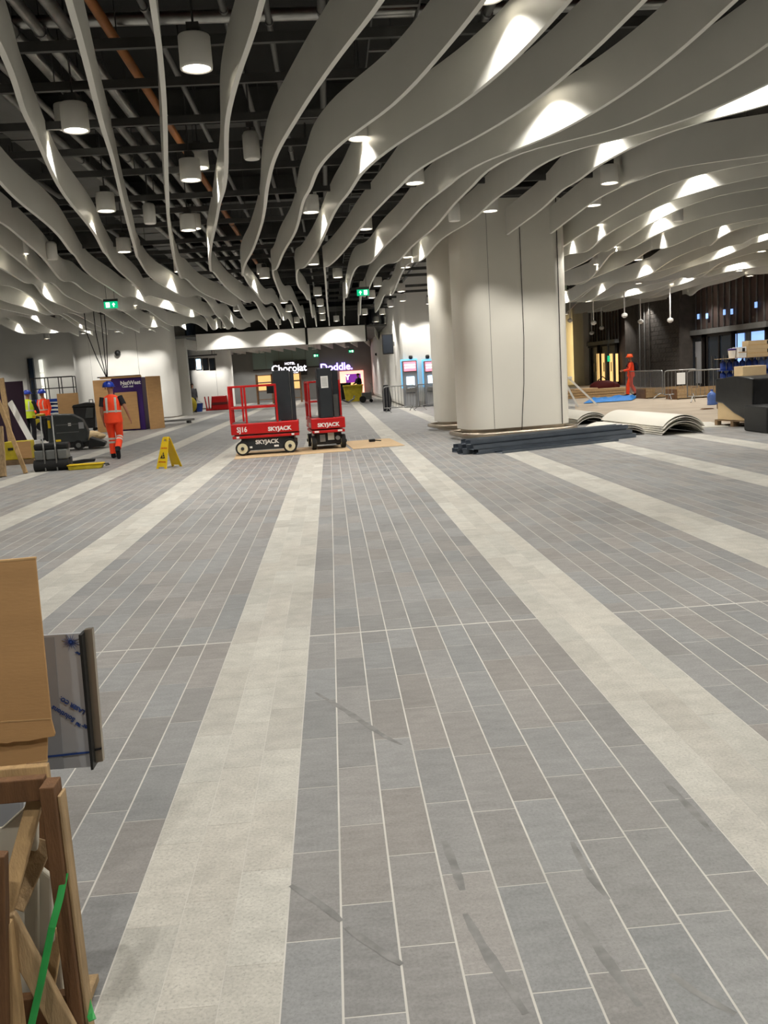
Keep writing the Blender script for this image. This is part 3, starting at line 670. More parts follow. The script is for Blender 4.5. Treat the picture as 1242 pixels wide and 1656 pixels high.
for k, (x, z, r, m_) in enumerate(((-2.62, 5.58, .075, 'pipe_foil'), (-2.95, 5.60, .065, 'pipe_foil'), (-3.25, 5.60, .07, 'pipe_foil'), (-3.75, 5.62, .05, 'pipe_foil'), (-4.05, 5.60, .06, 'pipe_foil'), (-5.2, 5.55, .05, 'pipe_grey'))):
    pipe('insulated_pipe', 'silver foil-wrapped pipe at upper left, %s to the left of the orange-brown pipe' % ORD[k], 'pipe', x, z, r, m_, 8, 48)
t = thing('air_duct', 'broad flat grey duct running along the upper left void', 'duct', (-4.6, 7, 5.75), 0)
MB().bx(-.32, .32, 0, 40, 0, .35).build('duct_run', 'duct_grey', t, bevel=.01)
for k in range(16): MB().bx(-.34, .34, 1.5+k*2.4, 1.54+k*2.4, -.02, .37).build('flange', 'steel_galv', t)
for x in (-.3, .3): MB().cyl((x, 10, .3), (x, 10, 1.05), .01, n=6).build('hanger_rod', 'steel_dark', t)
t = thing('cable_tray', 'dark perforated cable tray right of the centre in the ceiling void', 'cable tray', (1.0, 8, 5.5), 0)
for s in (-.25, .25): MB().bx(s-.01, s+.01, 0, 40, 0, .06).build('side_rail', 'steel_dark', t)
for k in range(60): MB().bx(-.25, .25, .3+k*.66, .36+k*.66, 0, .02).build('rung', 'duct_grey', t)
for y in (6, 20, 34):
    for s in (-.25, .25): MB().cyl((s, y, .05), (s, y, 1.3), .008, n=6).build('hanger_rod', 'steel_dark', t)
for k, (x, z, r) in enumerate(((.2, 5.7, .05), (-.4, 5.6, .035), (2.1, 5.6, .05), (2.7, 5.5, .04), (3.6, 5.7, .06), (-.9, 5.75, .04))):
    pipe('dark_pipe', 'dim grey pipe in the middle ceiling void, %s of its bundle' % ORD[k], 'pipe', x, z, r, 'duct_grey', 8, 48)
t = thing('red_beam', 'dark red steel beam crossing the ceiling void at the photo top', 'beam', (0, 10.2, 5.95), 0)
MB().bx(-14, 16, -.16, .16, -.03, 0).build('bottom_flange', 'beam_red', t); MB().bx(-14, 16, -.02, .02, 0, .5).build('web', 'beam_red', t); MB().bx(-14, 16, -.16, .16, .5, .85).build('top_flange', 'beam_red', t)
for k, y in enumerate((17, 24, 31, 38, 45)):
    t = thing('floor_beam', 'deep dark floor beam over the hall, %s behind the red beam' % ORD[k], 'beam', (0, y, 6.2), 0)
    MB().bx(-16, 17, -.14, .14, -.03, 0).build('bottom_flange', 'steel_dark', t); MB().bx(-16, 17, -.02, .02, 0, .6).build('web', 'steel_dark', t)
t = thing('foil_duct', 'silver foil duct crossing the void below the red beam', 'duct', (-.3, 10.9, 5.72), 0)
MB().cyl((-3, 0, 0), (4.6, .2, 0), .07, n=10).build('duct_run', 'pipe_foil', t, smooth=True)
for x in (-2.5, 3.5): MB().cyl((x, 0, .06), (x, 0, 1.08), .008, n=6).build('hanger_rod', 'steel_dark', t)

# hanging loudspeakers
def speaker(px, py, z, lb, s=1.0):
    p = G(px, py, z); t = thing('hanging_speaker', lb, 'speaker', (p.x, p.y, z), 0, 'white speakers hung on rods')
    MB().lathe([(.10*s, 0), (.115*s, .02), (.115*s, .32*s), (.09*s, .36*s), (.03, .38*s)], 16).build('housing', 'white_paint', t, smooth=True)
    MB().cyl((0, 0, .36*s), (0, 0, 6.8-z), .014, n=6).build('hanger_rod', 'steel_dark', t); MB().box(0, 0, .45*s, .1, .05, .06).build('clamp', 'steel_dark', t)
speaker(408, 258, 4.62, 'white hanging speaker in the dark void at the top centre')
speaker(243, 362, 4.62, 'dim hanging speaker beside the cable loop, left of the centre lamps')
speaker(735, 358, 4.42, 'hanging speaker just left of the large cream column top')
speaker(1096, 358, 4.42, 'white hanging speaker among the fins on the right side')
speaker(85, 420, 4.42, 'white hanging speaker at the far left under the fins')

# pendant sensors over the right side
for k, (px, py) in enumerate(((922, 520), (960, 524), (973, 532), (1010, 512), (1036, 522), (1084, 520), (957, 540))):
    p = AT(px, py, (44, 42, 48, 38, 41, 38, 50)[k]); h = 4.9-p.z
    t = thing('pendant_sensor', 'white pendant sensor on a rod, %s from the left over the right-hand side' % ORD[k], 'sensor', p, 0, 'pendant sensors')
    MB().cyl((0, 0, .1), (0, 0, 6.8-p.z), .028, n=8).build('rod', 'white_paint', t); MB().lathe([(.05, -.05), (.13, .02), (.13, .1), (.04, .16)], 12).build('sensor_head', 'white_paint', t, smooth=True)

# ---- exit signs
def exit_sign(px, py, Y, w, lb, flip=1, rod=True):
    p = AT(px, py, Y); h = w*.5
    t = thing('exit_sign', lb, 'sign', (p.x, p.y, p.z), 0)
    MB().bx(-w/2, w/2, 0, .05, -h/2, h/2).build('panel', 'exit_green', t)
    MB().bx(-w/2-.015, w/2+.015, .01, .06, h/2, h/2+.07).build('housing', 'steel_dark', t)
    a = MB(); s = h*.30; cx = .22*w*flip      # arrow pointing up
    a.prism([(cx-s*.25, -s), (cx+s*.25, -s), (cx+s*.25, 0), (cx+s*.8, 0), (cx, s), (cx-s*.8, 0), (cx-s*.25, 0)], -.008, 0, 'y'); a.build('arrow', 'exit_white', t)
    q = MB(); cx = -.22*w*flip                # running figure in a doorway
    q.bx(cx-.14*w, cx+.14*w, -.006, 0, -h*.36, h*.36); q.build('doorway', 'exit_white', t)
    m = MB(); m.box(cx, -.009, h*.2, .05*w, .004, .05*w); m.box(cx, -.009, 0, .05*w, .004, .16*h+.04*w, ry=.3); m.box(cx-.03*w, -.009, -.2*h, .03*w, .004, .22*h, ry=.5); m.box(cx+.04*w, -.009, -.18*h, .03*w, .004, .22*h, ry=-.6); m.build('running_figure', 'exit_green', t)
    if rod:
        for s_ in (-.3, .3): MB().cyl((s_*w, .03, h/2+.06), (s_*w, .03, 6.8-p.z), .006, n=6).build('hanger_rod', 'steel_dark', t)
exit_sign(179, 493, 26, .37, 'green exit sign with white arrow hanging at left under the fins')
exit_sign(587, 473, 26, .34, 'green exit sign with white arrow hanging above the red lifts', -1)
exit_sign(511, 575, 60, .34, 'small green exit sign between the two far lit shop signs')
exit_sign(568, 568, 60, .34, 'small green exit sign right above the far purple-lit kiosk', -1)
exit_sign(921, 448+5, 40, .34, 'green exit sign glimpsed at the right edge of the large cream column')
p = OX(985, 580, 17.6)
t = thing('door_sign', 'green sign hanging in front of the warm lit right-hand doors', 'sign', (p.x, p.y, p.z), R(80)); MB().bx(-.45, .45, 0, .05, -.18, .18).build('panel', 'exit_green', t); MB().bx(-.38, .38, -.01, 0, -.05, .05).build('lettering', 'exit_white', t)
for s_ in (-.3, .3): MB().cyl((s_, .03, .18), (s_, .03, 6.8-p.z), .01, n=6).build('hanger_rod', 'steel_dark', t)

# ================================================================== FOREGROUND LEFT: crate, sheet metal, cardboard
def along(pA, pB): return Vector(pB)-Vector(pA)
CR = thing('wooden_crate', 'open wooden crate with green straps in the near left corner', 'crate', (-1.12, 2.0, 0))
def cl(px, py, Y): return AT(px, py, Y)-Vector((-1.12, 2.0, 0))
YC = 2.02
# right corner post (vertical), base on the floor
pt = cl(82, 1262, YC); px_, pz_ = pt.x, pt.z
MB().bx(px_-.016, px_+.018, -.02, .04, 0, pz_).build('corner_post', 'wood_brown', CR, bevel=.003)
MB().bx(px_+.018, px_+.026, -.005, .04, 0, pz_-.03).build('post_facing', 'wood_old', CR, bevel=.002)
MB().bx(px_-1.0, px_-.018, .02, .05, pz_-.05, pz_+.006).build('top_rail', 'wood_brown', CR, bevel=.003)
MB().bx(px_-1.0, px_-.07, .20, .225, pz_-.09, pz_-.04).build('top_rail', 'wood_pale', CR, bevel=.003)
MB().bx(px_-1.0, px_-.016, .03, .06, .04, .12).build('bottom_rail', 'wood_brown', CR, bevel=.003)
MB().bx(px_-1.0, px_-.95, .0, .06, 0, pz_).build('corner_post', 'wood_brown', CR, bevel=.003)
for x in (px_-.12, px_-.97): MB().bx(x-.02, x+.02, .225, .255, 0, pz_-.05).build('rear_post', 'wood_brown', CR, bevel=.003)
for k in range(2): MB().bx(px_-1.0, px_-.01, .0+k*.12, .10+k*.12, .02, .04).build('base_board', 'wood_old', CR)
# braces nailed across the near face
def board(nm, a, b, Ya, Yb, w, th, mat):
    A, B = cl(*a, Ya), cl(*b, Yb); return MB().bar(A, B, th, w, up=(0, 0, 1)).build(nm, mat, CR, bevel=.003)
def flat_board(nm, a, b, Ya, Yb, w, th, mat):
    """plank whose broad side faces the camera"""
    A, B = cl(*a, Ya), cl(*b, Yb); return MB().bar(A, B, w, th, up=(0, -1, .12)).build(nm, mat, CR, bevel=.003)
flat_board('brace', (8, 1482), (108, 1668), 1.94, 1.94, .05, .022, 'wood_old')
flat_board('brace', (6, 1490), (30, 1690), 1.92, 1.92, .036, .03, 'wood_pale')
flat_board('brace', (-8, 1380), (-2, 1690), 1.9, 1.9, .05, .03, 'wood_brown')
flat_board('packing_board', (60, 1285), (8, 1475), 2.06, 1.97, .038, .02, 'wood_pale')
flat_board('packing_board', (72, 1358), (22, 1470), 2.10, 2.0, .05, .015, 'wood_old')
flat_board('packing_board', (92, 1500), (68, 1640), 2.12, 2.04, .04, .015, 'wood_pale')
# straps
A = [cl(105, 1412, 1.995), cl(97, 1452, 1.965), cl(84, 1500, 1.93), cl(66, 1590, 1.90), cl(48, 1670, 1.88)]
MB().loft(A, [(.0085, .0012)]*5, 8, side=(1, 0, 0)).build('strap', 'green_strap', CR)
A = [cl(128, 1562, 2.12), cl(136, 1600, 2.05), cl(146, 1640, 2.0), cl(150, 1650, 1.98)]
MB().loft(A, [(.009, .0012)]*4, 8, side=(1, 0, 0)).build('strap', 'green_strap', CR)
A = [cl(-12, 1292, 2.3), cl(8, 1276, 2.32), cl(24, 1268, 2.34)]
MB().loft(A, [(.010, .006)]*3, 8, side=(0, 0, 1)).build('strap', 'green_strap', CR)
# wrapped slabs packed in the crate
def slab(nm, pts, Y, th, mat, lb, ph=0):
    P = [AT(x, y, Y) for x, y in pts]; o = MB().prism([(p.x, p.z) for p in P], Y, Y+th, 'y').build(nm, mat, None, bevel=.006)
    # object origin at its own base
    me = o.data; c = Vector((sum(v.co.x for v in me.vertices)/len(me.vertices), Y, min(v.co.z for v in me.vertices)))
    for v in me.vertices: v.co -= c
    o.location = c; tag(o, lb, 'packing sheet', 'sheets packed in the crate'); return o
slab('foam_sheet', [(-60, 1345), (0, 1342), (50, 1296), (60, 1300), (62, 1640), (40, 1760), (-60, 1760)], 2.075, .02, 'foam_white', 'off-white foam sheet with slanted top leaning inside the crate')
slab('foam_sheet', [(52, 1395), (84, 1420), (84, 1500), (100, 1560), (112, 1745), (-60, 1760), (-10, 1500)], 2.10, .02, 'foam_white', 'off-white foam sheet behind the slanted one, seen low in the crate')
slab('upright_sheet', [(-60, 1296), (36, 1296), (37, 1420), (30, 1730), (-60, 1730)], 2.2, .015, 'film_dark', 'dark grey panel standing upright at the back of the crate')

# sheet steel in protective film, standing on the crate's back rail, reaching out to the left
YS = 2.56; Z0 = AT(155, 1237, YS).z
ST = thing('filmed_steel_sheet', 'steel sheet in grey-blue protective film, standing behind the cardboard', 'metal sheet', (-1.35, YS, Z0))
def sl(px, py, Y=YS): return AT(px, py, Y)-Vector((-1.35, YS, Z0))
def poly(nm, pts, y0, th, mat, par, Y=YS):
    P = [sl(x, y, Y) for x, y in pts]; return MB().prism([(p.x, p.z) for p in P], y0, y0+th, 'y').build(nm, mat, par)
poly('sheet', [(-260, 1268), (150, 1240), (131, 1024), (-260, 1050)], 0, .012, 'film_grey', ST)
poly('film_overlap', [(-260, 1268), (104, 1243), (88, 1030), (-260, 1052)], -.002, .0018, 'film_dark', ST)
poly('film_seam', [(-200, 1251), (147, 1214), (147, 1217), (-200, 1255)], -.0035, .001, 'blue_print', ST)
poly('folded_edge', [(150, 1241), (154, 1240), (135, 1024), (130, 1024)], -.02, .05, 'black_plastic', ST)
poly('edge_strip', [(151, 1237), (165, 1234), (147, 1019), (134, 1021)], .012, .02, 'brass', ST)
poly('edge_notch', [(149, 1217), (163, 1214), (163, 1211), (149, 1214)], .008, .004, 'black_print', ST)
# blue sunburst printed on the film
c = sl(115, 1038); bst = MB()
bst.prism([(c.x+.006*math.cos(2*PI*k/12), c.z+.006*math.sin(2*PI*k/12)) for k in range(12)], -.0035, -.0015, 'y')
for k in range(16):
    a = 2*PI*k/16; l = .027 if k % 2 else .021
    bst.prism([(c.x+.004*math.cos(a-.22), c.z+.004*math.sin(a-.22)), (c.x+l*math.cos(a), c.z+l*math.sin(a)), (c.x+.004*math.cos(a+.22), c.z+.004*math.sin(a+.22))], -.0035, -.0015, 'y')
bst.build('sunburst_print', 'blue_print', ST)
ang = 0.66
text("ser\u2122 Solutions", 'film_lettering', 'blue_print', ST, sl(115, 1161)+Vector((0, -.003, 0)), (PI/2, PI+ang, 0), .0205, .0005, .0006)
text("& LASER CO.", 'film_lettering', 'blue_print', ST, sl(121, 1142)+Vector((0, -.003, 0)), (PI/2, PI+ang, 0), .0175, .0005, .0006)
text("ser", 'film_lettering', 'blue_print', ST, sl(126, 1056)+Vector((0, -.003, 0)), (PI/2, PI+ang, 0), .012, .0005, .0006)
# support for the sheets: second crate out of the frame to the left, its deck carries sheet and cardboard
DK = thing('pallet_stack', 'timber pallet stack under the cardboard at the extreme left', 'pallet', (-2.05, 2.62, 0))
for k in range(5):
    zt = Z0*(k+1)/5
    for j in range(4): MB().bx(-.75, .60, -.42+j*.22, -.26+j*.22, zt-.02, zt).build('deck_board', 'pallet_wood', DK)
    for j in (-.68, 0, .53): MB().bx(j-.04, j+.04, -.42, .42, Z0*k/5, zt-.02).build('bearer', 'pallet_wood', DK)

YB = 2.42; ZC0 = Z0
CB = thing('cardboard_sheet', 'large brown cardboard sheet standing upright at the left edge of the photo', 'cardboard', (-1.4, YB, ZC0))
def cb(px, py, Y): return AT(px, py, Y)-Vector((-1.4, YB, ZC0))
def cpoly(nm, pts, Y, th, mat, par=CB):
    P = [cb(x, y, Y) for x, y in pts]; return MB().prism([(p.x, p.z) for p in P], Y-YB, Y-YB+th, 'y').build(nm, mat, par, bevel=.0015)
cpoly('front_flap', [(-300, 1225), (0, 1202), (12, 1203), (22, 1200), (46, 1199), (60, 1196), (88, 1191), (89, 1186), (83, 1164), (57, 901), (20, 906), (0, 906), (-300, 925)], YB, .007, 'cardboard')
MB().bar(cb(-300, 1188, YB), cb(83, 1162, YB), .002, .004).build('crease', 'cardboard_edge', CB)
cpoly('top_edge', [(-300, 925), (0, 906), (57, 901), (58, 905), (0, 910), (-300, 929)], YB-.001, .011, 'cardboard_edge')
cpoly('rear_flap', [(-300, 1262), (0, 1246), (76, 1233), (77, 1185), (0, 1185), (-300, 1190)], YB+.012, .007, 'cardboard')
cpoly('bottom_edge', [(-300, 1262), (0, 1246), (76, 1233), (76, 1229), (0, 1242), (-300, 1258)], YB+.011, .010, 'cardboard_edge')

# ================================================================== RED LIFTS
LF = {}
def wheel(par, x, y, r, w, lb='wheel', front=-1):
    t = bpy.data.objects.new('wheel', None); C.objects.link(t); t.parent = par; t.location = (x, y, r); t.empty_display_size = .05
    pr = [(r*.72, -w/2), (r*.95, -w/2), (r, -w/2+.02), (r, w/2-.02), (r*.95, w/2), (r*.72, w/2)]
    m = MB().lathe(pr, 24); m.v = [(a, c, b) for a, b, c in m.v]; m.build('tyre', 'rubber', t, smooth=True)
    m = MB().lathe([(r*.74, -w/2-.004), (r*.74, w/2+.004)], 20); m.v = [(a, c, b) for a, b, c in m.v]; m.build('hub', 'hub_cream', t)
    for s in (-1, 1):
        m = MB().lathe([(r*.22, s*(w/2+.03)), (r*.26, s*w/2)], 10); m.v = [(a, c, b) for a, b, c in m.v]; m.build('hub_cap', 'mast_dark', t)
    return t
def lift(loc, rz, label, rails=True):
    """red mast lift: local x along the chassis (mast at +x), y across"""
    t = thing('mast_lift', label, 'lift', loc, rz, 'red mast lifts')
    L, Wd, r = 1.50, .74, .155
    MB().bx(-.54, .54, -.30, .30, .10, .40).build('chassis', 'mast_dark', t, bevel=.015)
    MB().bx(-.72, .74, -.36, .36, .37, .43).build('chassis_skirt', 'red_paint', t, bevel=.01)
    MB().bx(-.74, .74, -.38, .38, .46, .70).build('platform_body', 'red_paint', t, bevel=.02)
    MB().bx(-.72, .36, -.36, .36, .70, .715).build('deck', 'steel_galv', t)
    for x in (-.52, .52):
        for y in (-.33, .33): wheel(t, x, y, r, .10)
    # mast: three dark telescoping sections with a pale track between
    MB().bx(.24, .60, -.17, .15, .70, 1.80).build('mast_section', 'mast_dark', t, bevel=.012)
    MB().bx(.625, .70, -.15, .13, .70, 1.79).build('mast_section', 'mast_dark', t, bevel=.01)
    MB().bx(.60, .625, -.10, .08, .7, 1.76).build('mast_track', 'steel_galv', t)
    MB().bx(.55, .64, .16, .26, .70, 1.2).build('lift_cylinder', 'steel_dark', t)
    # guard rails
    g = .022
    def tb(nm, a, b): MB().bar(a, b, 2*g, 2*g).build(nm, 'red_paint', t, bevel=.006)
    for y in (-.35, .35):
        tb('top_rail', (-.72, y, 1.50), (.31, y, 1.50)); tb('mid_rail', (-.72, y, 1.04), (.31, y, 1.04))
        tb('guard_post', (-.72, y, .70), (-.72, y, 1.50)); tb('guard_post', (.29, y, .70), (.29, y, 1.50))
    tb('guard_post', (-.38, -.35, .70), (-.38, -.35, 1.50))
    tb('guard_post', (-.50, .35, .70), (-.50, .35, 1.50))
    tb('top_rail', (-.72, -.35, 1.50), (-.72, .35, 1.50)); tb('mid_rail', (-.72, -.35, 1.04), (-.72, .35, 1.04)); tb('guard_post', (-.72, .0, .70), (-.72, 0, 1.50))
    MB().box(.15, .30, 1.40, .16, .14, .18).build('control_box', 'black_plastic', t, bevel=.01)
    # end gear under the mast
    gear = MB().bx(.54, .62, -.28, .28, .12, .36).build('end_panel', 'black_plastic', t, bevel=.01)
    MB().bx(.62, .645, -.20, -.08, .17, .33).build('control_plate', 'steel_galv', gear); MB().bx(.62, .64, -.02, .12, .2, .36).build('control_plate', 'reflective', gear)
    MB().cyl((.62, .2, .24), (.68, .2, .24), .05).build('socket', 'steel_galv', gear); MB().bx(.62, .66, -.12, .16, .13, .16).build('charger', 'rubber', gear)
    for x, w_ in ((-.60, .06), (.60, .06)): MB().bx(x-w_/2, x+w_/2, -.384, -.38, .385, .425).build('sticker', 'white_print', t)
    for y in (-.27, .25): MB().bx(.741, .744, y-.05, y+.05, .385, .425).build('sticker', 'white_print', t)
    for x, w_ in ((-.34, .06), (.22, .10)): MB().bx(x-w_/2, x+w_/2, -.3035, -.30, .15, .19).build('sticker', 'white_print', t)
    # lettering on both long sides and on the mast end
    text('SJ16', 'lettering', 'white_print', t, (-.50, -.383, .565), (PI/2, 0, 0), .155, .002, .004, .85)
    text('SKYJACK', 'lettering', 'white_print', t, (.32, -.383, .545), (PI/2, 0, 0), .12, .002, .005, 1.05)
    text('SKYJACK', 'lettering', 'white_print', t, (.02, -.303, .27), (PI/2, 0, 0), .12, .002, .005, 1.05)
    text('SKYJACK', 'lettering', 'white_print', t, (.743, .0, .545), (PI/2, 0, PI/2), .115, .002, .005, 1.05)
    text('SKYJACK', 'lettering', 'white_print', t, (-.25, .383, .545), (PI/2, 0, PI), .12, .002, .005, 1.05)
    return t
l1 = lift((-1.49, 20.05, .012), R(1), 'red mast lift seen side on, left one of the pair, marked SJ16')
l2 = lift((-.17, 20.65, .012), R(-84), 'red mast lift seen from its mast end, right one of the pair')
p = MB().bx(.601, .606, -.1, .06, 1.45, 1.72)
MB().bx(.05, .30, .20, .33, .70, 1.74).build('mast_section', 'mast_dark', l2, bevel=.01)
m_ = MB().bx(.701, .705, -.10, .06, 1.36, 1.62).build('notice_sheet', 'white_print', l2)
t_ = MB()
for k in range(8): t_.bx(.705, .706, -.08, .04, 1.58-k*.026, 1.588-k*.026)
t_.build('notice_text', 'pipe_grey', m_)
MB().tube([(-.2, .45, 1.05), (-.4, .62, .98), (-.8, .8, 1.04), (-1.0, .85, 1.1)], .02).build('tow_bar', 'black_plastic', l2)
# plywood under the lifts
def lone(o, lb, cat, group=None): return tag(o, lb, cat, group)
def ply_sheet(c, sx, sy, rz, lb):
    o = MB().box(0, 0, .005, sx, sy, .010).build('plywood_sheet', 'ply', None, loc=c, rz=R(rz)); return lone(o, lb, 'plywood')
ply_sheet((-.95, 20.05, 0), 2.5, 1.9, 4, 'plywood sheet under the left red lift')
ply_sheet((.90, 20.9, 0), 1.15, 2.5, 4, 'pale plywood sheet on the floor to the right of the red lifts')
p = G(603, 715)
t = thing('battery_pack', 'small black battery with cable lying on the plywood sheet', 'battery', (p.x, p.y, .012), R(10)); MB().bx(-.09, .05, -.05, .05, 0, .06).build('case', 'black_plastic', t, bevel=.008); MB().tube([(.05, 0, .03), (.12, 0, .02), (.20, -.03, .012)], .012).build('cable', 'cable_black', t)

# ================================================================== WET FLOOR SIGN
p = G(272, 757); SG = thing('wet_floor_sign', 'yellow folding caution sign standing on the left of the floor', 'sign', (p.x, p.y+.10, 0), R(-38))
def signpanel(y0, y1):
    o = bpy.data.objects.new('sign_panel', None)
    b = MB(); H_ = .62; w0, w1 = .15, .085
    def pt(u, v, d=0): # u -1..1 across, v 0..1 up
        w = w0+(w1-w0)*v; return (u*w, y0+(y1-y0)*v+d, v*H_)
    # plate with foot cut-out and grip hole, as strips
    ring = [(-1, 0), (-.55, 0), (-.45, .06), (.45, .06), (.55, 0), (1, 0), (1, .97), (.8, 1), (-.8, 1), (-1, .97)]
    hole = [(-.45, .86), (.45, .86), (.45, .93), (-.45, .93)]
    th = .012
    def quad(a, b_, c, d): 
        f = [pt(*q) for q in (a, b_, c, d)]; g = [pt(*q, th) for q in (a, b_, c, d)]; b.add(f+g, [(0, 1, 2, 3), (7, 6, 5, 4), (0, 4, 5, 1), (1, 5, 6, 2), (2, 6, 7, 3), (3, 7, 4, 0)])
    quad((-1, .06), (1, .06), (1, .86), (-1, .86)); quad((-1, 0), (-.55, 0), (-.55, .06), (-1, .06)); quad((.55, 0), (1, 0), (1, .06), (.55, .06))
    quad((-1, .86), (-.45, .86), (-.45, .93), (-1, .93)); quad((.45, .86), (1, .86), (1, .93), (.45, .93)); quad((-1, .93), (1, .93), (.8, 1), (-.8, 1))
    return b
fp = signpanel(-.205, -.015).build('front_panel', 'yellow_plastic', SG); signpanel(.205, .015).build('rear_panel', 'yellow_plastic', SG)
MB().cyl((-.07, 0, .60), (.07, 0, .60), .014).build('hinge', 'yellow_plastic', SG)
til = math.atan2(.19, .62)
text('CAUTION', 'lettering', 'red_paint', fp, (0, -.084, .40), (PI/2-til, 0, 0), .042, .001, .001)
text('WET FLOOR', 'lettering', 'red_paint', fp, (0, -.167, .13), (PI/2-til, 0, 0), .036, .001, .001)
tr = MB(); tr.prism([(-.07, -.06), (.07, -.06), (0, .07)], -.002, .002); tr.prism([(-.008, -.03), (.008, -.03), (.008, .03), (-.008, .03)], .002, .003)
o = tr.build('warning_triangle', 'black_print', fp); o.location = (0, -.127, .26); o.rotation_euler = (PI/2-til, 0, 0)
tr = MB(); tr.ball((0, .022, .004), .010, 8, 6); tr.box(-.004, -.006, .004, .014, .04, .004, rz=.4); tr.box(.018, -.034, .004, .05, .008, .004, rz=.3)
o = tr.build('falling_figure', 'yellow_plastic', fp); o.location = (0, -.127, .26); o.rotation_euler = (PI/2-til, 0, 0)

# ================================================================== STEEL STUDS IN FRONT OF THE COLUMN
a, b_ = Vector((2.62, 16.35, 0)), Vector((6.12, 17.75, 0))
dv = (b_-a); ln = dv.length; rzs = math.atan2(dv.y, dv.x)
def stud_mesh(w, h, t=.006, L=ln):
    m = MB(); m.bx(0, L, -w/2, w/2, 0, t); m.bx(0, L, -w/2, -w/2+t, 0, h); m.bx(0, L, w/2-t, w/2, 0, h); m.bx(0, L, -w/2, -w/2+.03, h-t, h); m.bx(0, L, w/2-.03, w/2, h-t, h); return m.mesh('steel_stud', 'stud_grey')
M('stud_grey', (118, 126, 136), .42, .55, var=.10, scale=4)
sm = stud_mesh(.20, .085); sm2 = stud_mesh(.28, .03); rs = random.Random(2)
lay = [(0, -.34), (0, -.11), (0, .12), (0, .35), (1, -.30), (1, -.06), (1, .20), (2, -.16), (2, .10)]
ctr = a+Vector((-math.sin(rzs), math.cos(rzs), 0))*.55
for i, (lz, off) in enumerate(lay):
    q = ctr+Vector((-math.sin(rzs), math.cos(rzs), 0))*off+Vector((math.cos(rzs), math.sin(rzs), 0))*rs.uniform(-.10, .12)
    o = link_mesh('steel_stud', sm, None, (q.x, q.y, .001+lz*.0865), rzs+rs.uniform(-.006, .006))
    tag(o, 'grey steel stud channel in the %s layer of the stack, %s from the viewer' % (('bottom', 'middle', 'top')[lz], ('nearest', 'second', 'third', 'farthest')[sum(1 for (z_, o_) in lay if z_ == lz and o_ < off)]), 'steel stud', 'stacked steel studs')
q = a+Vector((math.cos(rzs), math.sin(rzs), 0))*.45+Vector((-math.sin(rzs), math.cos(rzs), 0))*-.05
tag(link_mesh('steel_stud', stud_mesh(.26, .045, .006, 2.7), None, (q.x, q.y, .001), rzs-.01), 'loose grey steel stud lying in front of the stacked studs', 'steel stud')
q = a+Vector((-math.sin(rzs), math.cos(rzs), 0))*.0+Vector((math.cos(rzs), math.sin(rzs), 0))*.1
tag(link_mesh('steel_stud', stud_mesh(.12, .03, .006, .9), None, (q.x-.1, q.y+.12, .001), rzs+.03), 'short loose steel stud at the left end of the stack', 'steel stud')

# ================================================================== CURVED CLADDING SHEETS
def arc_sheet(r, half, L, th, mat='cream_clad'):
    g = []
    for i in range(2):
        row = []
        for k in range(17):
            a_ = -half+2*half*k/16; row.append((i*L, r*math.sin(a_), r*math.cos(a_)-r*math.cos(half)))
        g.append(row)
    return MB().sheet(g, th)
def bundle(end_px, far_px, zt, r, half, n, lb):
    """nested curved sheets: near end and far end given by their ridge in the photograph"""
    E0, E1 = G(*end_px, zt), G(*far_px, zt); d = E1-E0; L = d.length; rz = math.atan2(d.y, d.x)
    for k in range(n):
        o = arc_sheet(r, half, L*(1-.015*k), .012).build('curved_cladding_sheet', 'cream_clad', None, smooth=True)
        sh_ = (.0, -.05, .03, -.03, .05)[k % 5]; o.location = (E0.x+math.cos(rz)*sh_, E0.y+math.sin(rz)*sh_, .008+.043*(n-1-k)); o.rotation_euler.z = rz
        tag(o, ('%s, %s' % (lb, 'outermost sheet' if k == 0 else 'sheet %s inward' % ORD[k-1])), 'cladding sheet', 'curved cladding sheets on the floor')
bundle((1105, 672), (1000, 664), .38, .56, R(52), 5, 'cream curved cladding sheet in the tallest bundle by the pallets')
bundle((1016, 689), (968, 684), .20, .60, R(38), 3, 'cream curved cladding sheet in the low front bundle')
bundle((958, 667), (900, 660), .30, .55, R(46), 4, 'cream curved cladding sheet in the bundle behind, next to the column')
pp = [G(1060, 694), G(1178, 690), G(1150, 683), G(1080, 684)]
b = MB().prism([(q.x, q.y) for q in pp], .001, .014); o = b.build('flat_cladding_sheet', 'cream_clad'); tag(o, 'flat cream cladding sheet on the floor in front of the pallet load', 'cladding sheet')

